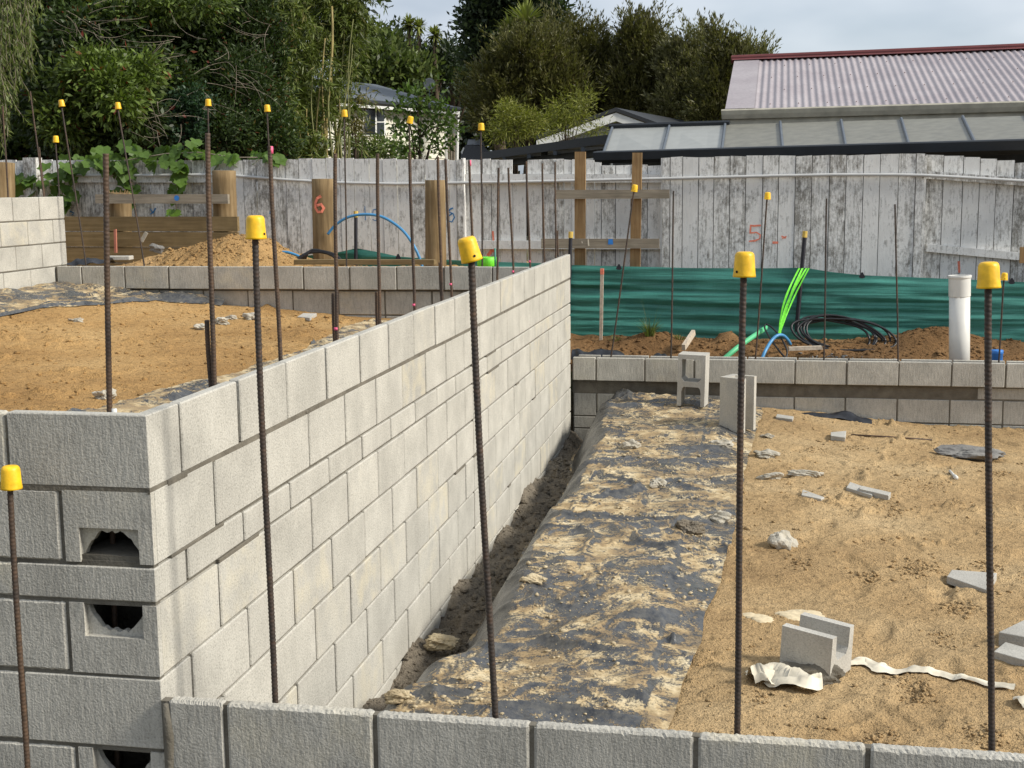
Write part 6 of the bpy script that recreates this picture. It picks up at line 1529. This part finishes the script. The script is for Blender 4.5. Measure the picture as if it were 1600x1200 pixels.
# bamboo
rs = np.random.RandomState(31); b = aD(490, 320, 17.5); b.z = -1; bam = empty('bamboo_clump', b, 'tall bamboo clump with yellow canes behind the fence', 'bamboo')
canes = [(517, 10, 512, 252, .030, 1), (521, 30, 523, 250, .022, 1), (535, 20, 533, 250, .018, 0), (540, 60, 528, 250, .016, 0), (508, 60, 505, 250, .018, 1), (497, 110, 498, 250, .016, 1), (528, 45, 526, 250, .018, 0), (548, 70, 530, 250, .013, 0), (489, 120, 492, 250, .014, 0), (530, 150, 522, 250, .02, 1), (515, 90, 518, 250, .02, 0), (475, 150, 480, 250, .013, 0), (545, 110, 537, 250, .012, 0), (503, 130, 508, 250, .02, 1), (482, 170, 485, 252, .014, 1), (462, 160, 470, 252, .012, 1), (552, 30, 540, 250, .012, 0), (440, 60, 460, 252, .014, 0), (455, 10, 470, 252, .014, 0), (560, -10, 545, 250, .012, 0)]
for (x0, y0, x1, y1, r_, yl) in canes:
    D = rs.uniform(16.2, 17.6); a, t_ = aD(x1, y1, D), aD(x0, y0, D); a2 = a + (a - t_).normalized() * .8; pts = [a2.lerp(t_, k / 24) + Vector((.03 * math.sin(k * .3 + x0), 0, 0)) for k in range(25)]
    rad = []
    for k in range(25): rad.append(r_ * (1 - .55 * k / 24) * (1.12 if k % 2 == 0 else .96))
    MB().tube(pts, rad, 8).build('cane', M_CANE if yl else M_CANEG, bam, True)
C = []; Dd = []
for (px, py, rx, ry, D, k, n_) in [(440, 60, 55, 80, 16.8, 130, 34), (470, 150, 60, 70, 16.6, 130, 34), (430, 190, 45, 50, 16.2, 90, 34), (500, 60, 60, 75, 17.4, 130, 34), (532, 40, 26, 55, 17.4, 70, 34), (545, 8, 20, 26, 17.4, 40, 34), (522, 120, 20, 50, 17.5, 24, 30), (480, -20, 90, 50, 17.2, 90, 34), (455, 225, 60, 28, 16.4, 80, 34)]:
    c = np.array(aD(px, py, D)); m = D / FPX
    for j in range(k):
        q = c + rs.normal(size=3) * np.array([rx * m, rx * m * .7, ry * m]) * .55; ax = nrm(np.array([[rs.normal(), rs.normal(), -.25]]))[0]
        t = rs.rand(n_); C.append(q + ax * t[:, None] * .30 + rs.normal(size=(n_, 3)) * .02 - np.array([0, 0, .10]) * (t ** 2)[:, None]); Dd.append(ax * .6 + rs.normal(size=(n_, 3)) * .5 + np.array([0, 0, -.5]))
C = np.concatenate(C); Dd = np.concatenate(Dd); leafmesh('foliage', C, Dd, .115 * rs.uniform(.6, 1.3, len(C)), .0095 * rs.uniform(.7, 1.3, len(C)), ML_BAM, bam, rs)
tree('yellow_bamboo_shrub', 'yellowish drooping bamboo foliage left of the cottage window', 'shrub', [(552, 178, 12, 22, 20), (552, 205, 12, 14, 20), (568, 152, 10, 8, 20)], (560, 320), 20, 26, 40, .08, .11, .011, leafset('yellow_bamboo_leaf', (0.13, 0.115, 0.025), None, (0.22, 0.19, 0.06)), 33, .03, -.5, .7)
# in front of the cottage
tree('young_tree', 'young leafy green tree in front of the cream cottage', 'tree', [(672, 150, 30, 24, 27), (640, 158, 22, 14, 27), (690, 185, 24, 24, 27), (655, 180, 20, 14, 27), (625, 172, 14, 12, 27), (705, 200, 14, 18, 27), (668, 205, 16, 14, 27), (618, 207, 16, 14, 27), (640, 228, 28, 16, 27), (690, 225, 10, 10, 27)], (652, 310), 27, 12, 24, .11, .13, .033, leafset('young_leaf', (0.073, 0.119, 0.025), None, (0.12, 0.15, 0.035)), 41, .07, .2, .7, top_px=(655, 150), nlimb=16)
tree('hedge', 'green hedge below the cottage window', 'hedge', [(565, 236, 36, 20, 30), (600, 232, 30, 20, 30), (625, 242, 20, 10, 30)], (595, 320), 30, 36, 46, .12, .10, .022, leafset('hedge_leaf', (0.091, 0.120, 0.034)), 42, .08, .2, .6)
# trees behind the cottage
tree('broadleaf_tree', 'round broadleaf tree right behind the cottage roof, beside the bamboo', 'tree', [(600, 105, 42, 32, 56), (570, 112, 36, 26, 56), (640, 112, 32, 28, 56), (600, 82, 32, 20, 57), (580, 62, 16, 14, 57), (560, 95, 22, 28, 56)], (605, 300), 56, 34, 50, .34, .30, .075, ML_FAR, 51, .25, .5, .5)
tree('broadleaf_tree', 'dark broadleaf tree behind the cottage, left of the tallest dark tree', 'tree', [(665, 110, 30, 30, 58), (690, 105, 26, 28, 58), (640, 88, 26, 18, 60), (622, 62, 20, 14, 60), (700, 88, 14, 16, 58)], (675, 300), 58, 34, 50, .34, .28, .06, ML_FARD, 52, .25, .5, .5)
tree('slim_tree', 'slim dark trees with bare stems in the gap beside the tallest tree', 'tree', [(704, 82, 18, 14, 62), (724, 102, 20, 18, 62), (712, 115, 28, 18, 62), (738, 125, 20, 26, 62)], (712, 300), 62, 32, 44, .33, .28, .05, ML_FARD, 53, .2, .5, .5, nlimb=14)
def cabbage(px, py, r_px, D, label, seed, base=None, n_=70):
    rs = np.random.RandomState(seed); c = np.array(aD(px, py, D)); b = Vector((c[0] + .1, c[1], -1.0)); e = empty('cabbage_tree', b, label, 'tree')
    d = nrm(rs.normal(size=(n_ * 2, 3)) + np.array([0, 0, .45])); L = 1.3 * r_px * D / FPX * rs.uniform(.75, 1.15, n_ * 2)
    # two-piece arching leaves
    A = nrm(np.cross(d, np.array([[0, 0, 1.0]]))); w = .040 * D / 50 * np.ones((n_ * 2, 1)); p0 = np.repeat(c[None], n_ * 2, 0); p1 = p0 + d * L[:, None] * .6; p2 = p1 + (d + np.array([0, 0, -.5]) * rs.rand(n_ * 2, 1)) * L[:, None] * .45
    V = np.stack([p0 - A * w * .6, p0 + A * w * .6, p1 + A * w, p1 - A * w, p2 + A * w * .15, p2 - A * w * .15], 1).reshape(-1, 3); i = np.arange(n_ * 2)[:, None] * 6
    Q = np.concatenate([i + np.array([[0, 1, 2, 3]]), i + np.array([[3, 2, 4, 5]])]); fast('crown', V, Q, ML_CAB, e); MB().tube([b, Vector(c)], [.16, .09], 8).build('trunk', M_BARK, e, True)
cabbage(639, 38, 13, 57, 'cabbage tree head above the round tree, leftmost of three', 61); cabbage(654, 42, 12, 57, 'cabbage tree head above the round tree, middle of three', 62); cabbage(679, 55, 13, 57, 'cabbage tree head nearest the tallest dark tree, rightmost of three', 63)
cabbage(822, 38, 30, 43, 'big yellowish cabbage tree head in front of the tallest dark tree', 64, n_=130); cabbage(798, 48, 22, 43, 'smaller cabbage tree head left of the big one', 65, n_=90)
tree('tall_dark_tree', 'tallest dark tree rising past the top edge of the picture', 'tree', [(775, 15, 42, 38, 48), (760, 55, 28, 35, 48), (800, -20, 60, 35, 48), (830, 10, 40, 30, 48), (752, 90, 22, 25, 48), (745, 30, 18, 18, 48), (860, 20, 28, 22, 48)], (790, 300), 48, 40, 46, .26, .24, .06, ML_FARD, 71, .3, .4, .6)
# kanuka row
KA = dict(ncl=110, nl=46, clr=.26, leaf=.15, wid=.019, plume=.85)
tree('kanuka_tree', 'broad brown-green kanuka tree right of the tallest dark tree', 'tree', [(830, 98, 62, 42, 40), (790, 138, 45, 50, 40), (860, 148, 60, 50, 40), (800, 188, 50, 35, 40), (760, 158, 28, 40, 41)], (820, 300), 40, mat=ML_KAN, seed=81, r0=.18, up=.75, out=.5, shell=.5, group='kanuka trees along the skyline', **KA)
tree('kanuka_tree', 'rounded kanuka tree in the middle of the skyline', 'tree', [(910, 88, 52, 38, 41), (890, 138, 50, 50, 41), (945, 128, 40, 50, 41), (920, 183, 50, 35, 41), (880, 68, 24, 22, 41)], (910, 300), 41, mat=ML_KAN, seed=82, r0=.18, up=.75, out=.5, shell=.5, group='kanuka trees along the skyline', **KA)
tree('kanuka_tree', 'spiky topped kanuka tree, the highest right of the middle', 'tree', [(1005, 78, 30, 34, 40), (985, 63, 18, 28, 40), (1015, 118, 38, 40, 40), (985, 148, 40, 45, 40), (1010, 183, 40, 30, 40), (1025, 70, 12, 18, 40)], (1005, 300), 40, mat=ML_KAN, seed=83, r0=.16, up=1.1, out=.4, shell=.5, group='kanuka trees along the skyline', **KA)
tree('kanuka_tree', 'greyish kanuka tree left of the red roof, with slender tips', 'tree', [(1075, 103, 30, 28, 39), (1090, 83, 18, 20, 39), (1055, 118, 26, 28, 39), (1085, 148, 36, 38, 39), (1060, 178, 36, 30, 39), (1110, 178, 30, 28, 39)], (1075, 300), 39, mat=ML_KAN2, seed=84, r0=.15, up=1.0, out=.4, shell=.5, group='kanuka trees along the skyline', **KA)
tree('kanuka_tree', 'dark kanuka tree with a pointed top just left of the red roof', 'tree', [(1126, 80, 15, 26, 37), (1130, 113, 22, 30, 37), (1120, 148, 28, 34, 37), (1118, 183, 30, 28, 37)], (1125, 300), 37, mat=ML_KAN, seed=85, r0=.14, up=1.0, out=.4, shell=.5, group='kanuka trees along the skyline', **KA)
tree('kanuka_tree', 'low grey kanuka tips showing above the left end of the red roof', 'tree', [(1165, 100, 24, 16, 37), (1185, 104, 18, 12, 37), (1155, 118, 28, 20, 37)], (1165, 300), 37, mat=ML_KAN2, seed=86, r0=.12, up=1.0, out=.4, shell=.5, group='kanuka trees along the skyline', **KA)
tree('light_shrub', 'feathery yellow-green shrub left of the white gable', 'shrub', [(805, 200, 28, 16, 25), (790, 178, 20, 22, 25), (830, 195, 22, 18, 25), (775, 212, 18, 10, 25)], (805, 300), 25, 36, 60, .11, .12, .008, ML_LIGHT, 91, .04, -.1, .8)
tree('light_shrub', 'feathery yellow-green shrub in front of the white gable', 'shrub', [(885, 175, 28, 24, 26), (910, 160, 20, 14, 26), (870, 195, 22, 14, 26), (935, 200, 16, 8, 26)], (885, 300), 26, 32, 60, .12, .12, .008, ML_LIGHT, 92, .05, -.1, .8)
rs = np.random.RandomState(99); C = []
for (px, py, rx, ry, D) in [(760, 190, 120, 60, 66), (900, 170, 160, 70, 66), (1060, 170, 140, 60, 66), (640, 165, 120, 45, 72), (700, 195, 70, 40, 70)]:
    c = np.array(aD(px, py, D)); m = D / FPX; C.append(c + rs.normal(size=(3600, 3)) * np.array([rx * m, 2.0, ry * m]) * .48)
C = np.concatenate(C); fw_ = leafmesh('far_wood', C, rs.normal(size=(len(C), 3)) + np.array([0, 0, .3]), .42 * rs.uniform(.6, 1.3, len(C)), .13 * rs.uniform(.7, 1.3, len(C)), ML_FARD, None, rs); tag(fw_, 'far-off dark bush behind the houses', 'bush', kind='stuff')
# bird on the tree top
c = aD(1052, 62, 39); bird = blob('bird', c, (.10, .06, .07), 'small dark bird perched on the kanuka skyline', 'bird', M_CABLE, 301, sub=2, rough=.15, sink=.5)
MB().add([tuple(Vector((x, y, z))) for x, y, z in [(.07, -.02, .06), (.07, .02, .06), (.12, .02, .12), (.12, -.02, .12), (.05, 0, .13), (.17, 0, .10)]], [(0, 1, 2, 3), (3, 2, 4), (2, 3, 5), (0, 3, 4), (1, 4, 2)]).mesh('head', M_CABLE)
hd = bpy.data.objects.new('head', bpy.data.meshes['head']); COL.objects.link(hd); hd.parent = bird
# vine on the fence
b = aY(200, 330, 9.5); vine = empty('vine', (b.x, b.y, -0.6), 'broad-leaved green vine spilling over the left part of the fence', 'vine')
outl = [(0, 0), (.28, -.10), (.48, .10), (.42, .34), (.52, .52), (.30, .62), (.16, .80), (0, 1.0), (-.16, .80), (-.30, .62), (-.52, .52), (-.42, .34), (-.48, .10), (-.28, -.10)]
V = [(0, .38, .06)] + [(x, y, -.10 * (x * x + (y - .4) ** 2) + (.03 if k % 3 == 0 else 0)) for k, (x, y) in enumerate(outl)]
vl = MB().add(V, [(0, 1 + k, 1 + (k + 1) % 14) for k in range(14)]).mesh('leaf', ML_VINE, False)
vl_mats = []
rsv = random.Random(77)
clus = [(45, 285, 22, 14, 10), (100, 292, 18, 22, 12), (110, 262, 22, 12, 9), (90, 320, 14, 8, 4), (165, 250, 22, 16, 12), (190, 262, 16, 14, 8), (200, 300, 14, 26, 9), (228, 240, 20, 10, 8), (268, 232, 22, 14, 12), (300, 235, 16, 12, 8), (282, 265, 10, 18, 8), (272, 300, 10, 10, 4), (275, 325, 8, 8, 2), (345, 243, 22, 5, 8), (405, 241, 14, 6, 6), (430, 243, 12, 4, 5), (15, 275, 14, 10, 5), (140, 240, 18, 10, 6), (205, 222, 12, 14, 4), (250, 250, 20, 8, 5)]
for (cx, cy, sx, sy, k) in clus:
    for _ in range(int(k * 1.25)):
        px, py = cx + rsv.gauss(0, sx * .6), cy + rsv.gauss(0, sy * .55); Y = 9.30 + rsv.uniform(-.06, .05) if py > 250 else 9.42 + rsv.uniform(-.12, .2)
        o = bpy.data.objects.new('leaf', vl); p = aY(px, py, Y); s_ = rsv.uniform(.10, .17); o.location = p; o.scale = (s_, s_, s_)
        o.rotation_euler = (R(rsv.uniform(205, 290)), R(rsv.uniform(-25, 25)), R(rsv.uniform(-50, 50))); link(o, vine)
mb = MB()
for pl in [[(20, 285), (60, 275), (105, 270), (150, 255), (200, 250), (260, 240), (310, 238), (370, 246), (440, 246)], [(275, 240), (280, 270), (272, 300), (276, 330)], [(200, 250), (204, 285), (200, 320)], [(105, 270), (98, 300), (92, 325)]]:
    mb.tube([aY(x, y, 9.34 if y > 250 else 9.4) for x, y in pl], .006, 5)
mb.build('stem', M_TWIG, vine, True)
# grass tufts on the soil
def tuft(px, py, n_, h, spread, label, seed, stalks=0):
    rs = np.random.RandomState(seed); b = aY(px, py, 8.5); b.z = float(soil_h(np.array([[b.x]]), np.array([[b.y]]))[0, 0]) + .02; e = empty('grass_tuft', b, label, 'grass'); V = []; F = []
    for k in range(n_ + stalks):
        a = rs.uniform(0, 6.28); st = k >= n_; L = h * rs.uniform(.6, 1.2) * (2.1 if st else 1); w = .005 if not st else .0018; lean = rs.uniform(.2, 1.0) * spread * (.5 if st else 1); d = Vector((math.cos(a), math.sin(a), 0)); s_ = Vector((-d.y, d.x, 0)) * w; p0 = b + d * rs.uniform(0, .05) - Vector((0, 0, .03))
        o_ = len(V); N = 4
        for i in range(N + 1):
            t = i / N; p = p0 + d * lean * L * t ** 1.6 + Vector((0, 0, L * t * (1 - .35 * t * lean))); ww = s_ * (1 - t * .85); V += [tuple(p - ww), tuple(p + ww)]
        for i in range(N): F.append((o_ + 2 * i, o_ + 2 * i + 1, o_ + 2 * i + 3, o_ + 2 * i + 2))
    MB().add(V, F).build('blades', ML_GRASS, e, False, False)
tuft(1015, 524, 80, .16, 1.0, 'grass tuft with dry seed stalks before the green cloth', 401, 16); tuft(962, 524, 26, .06, 1.2, 'low small grass tuft left of the seeding grass', 402); tuft(1062, 518, 30, .07, 1.2, 'low small grass tuft right of the seeding grass', 403)
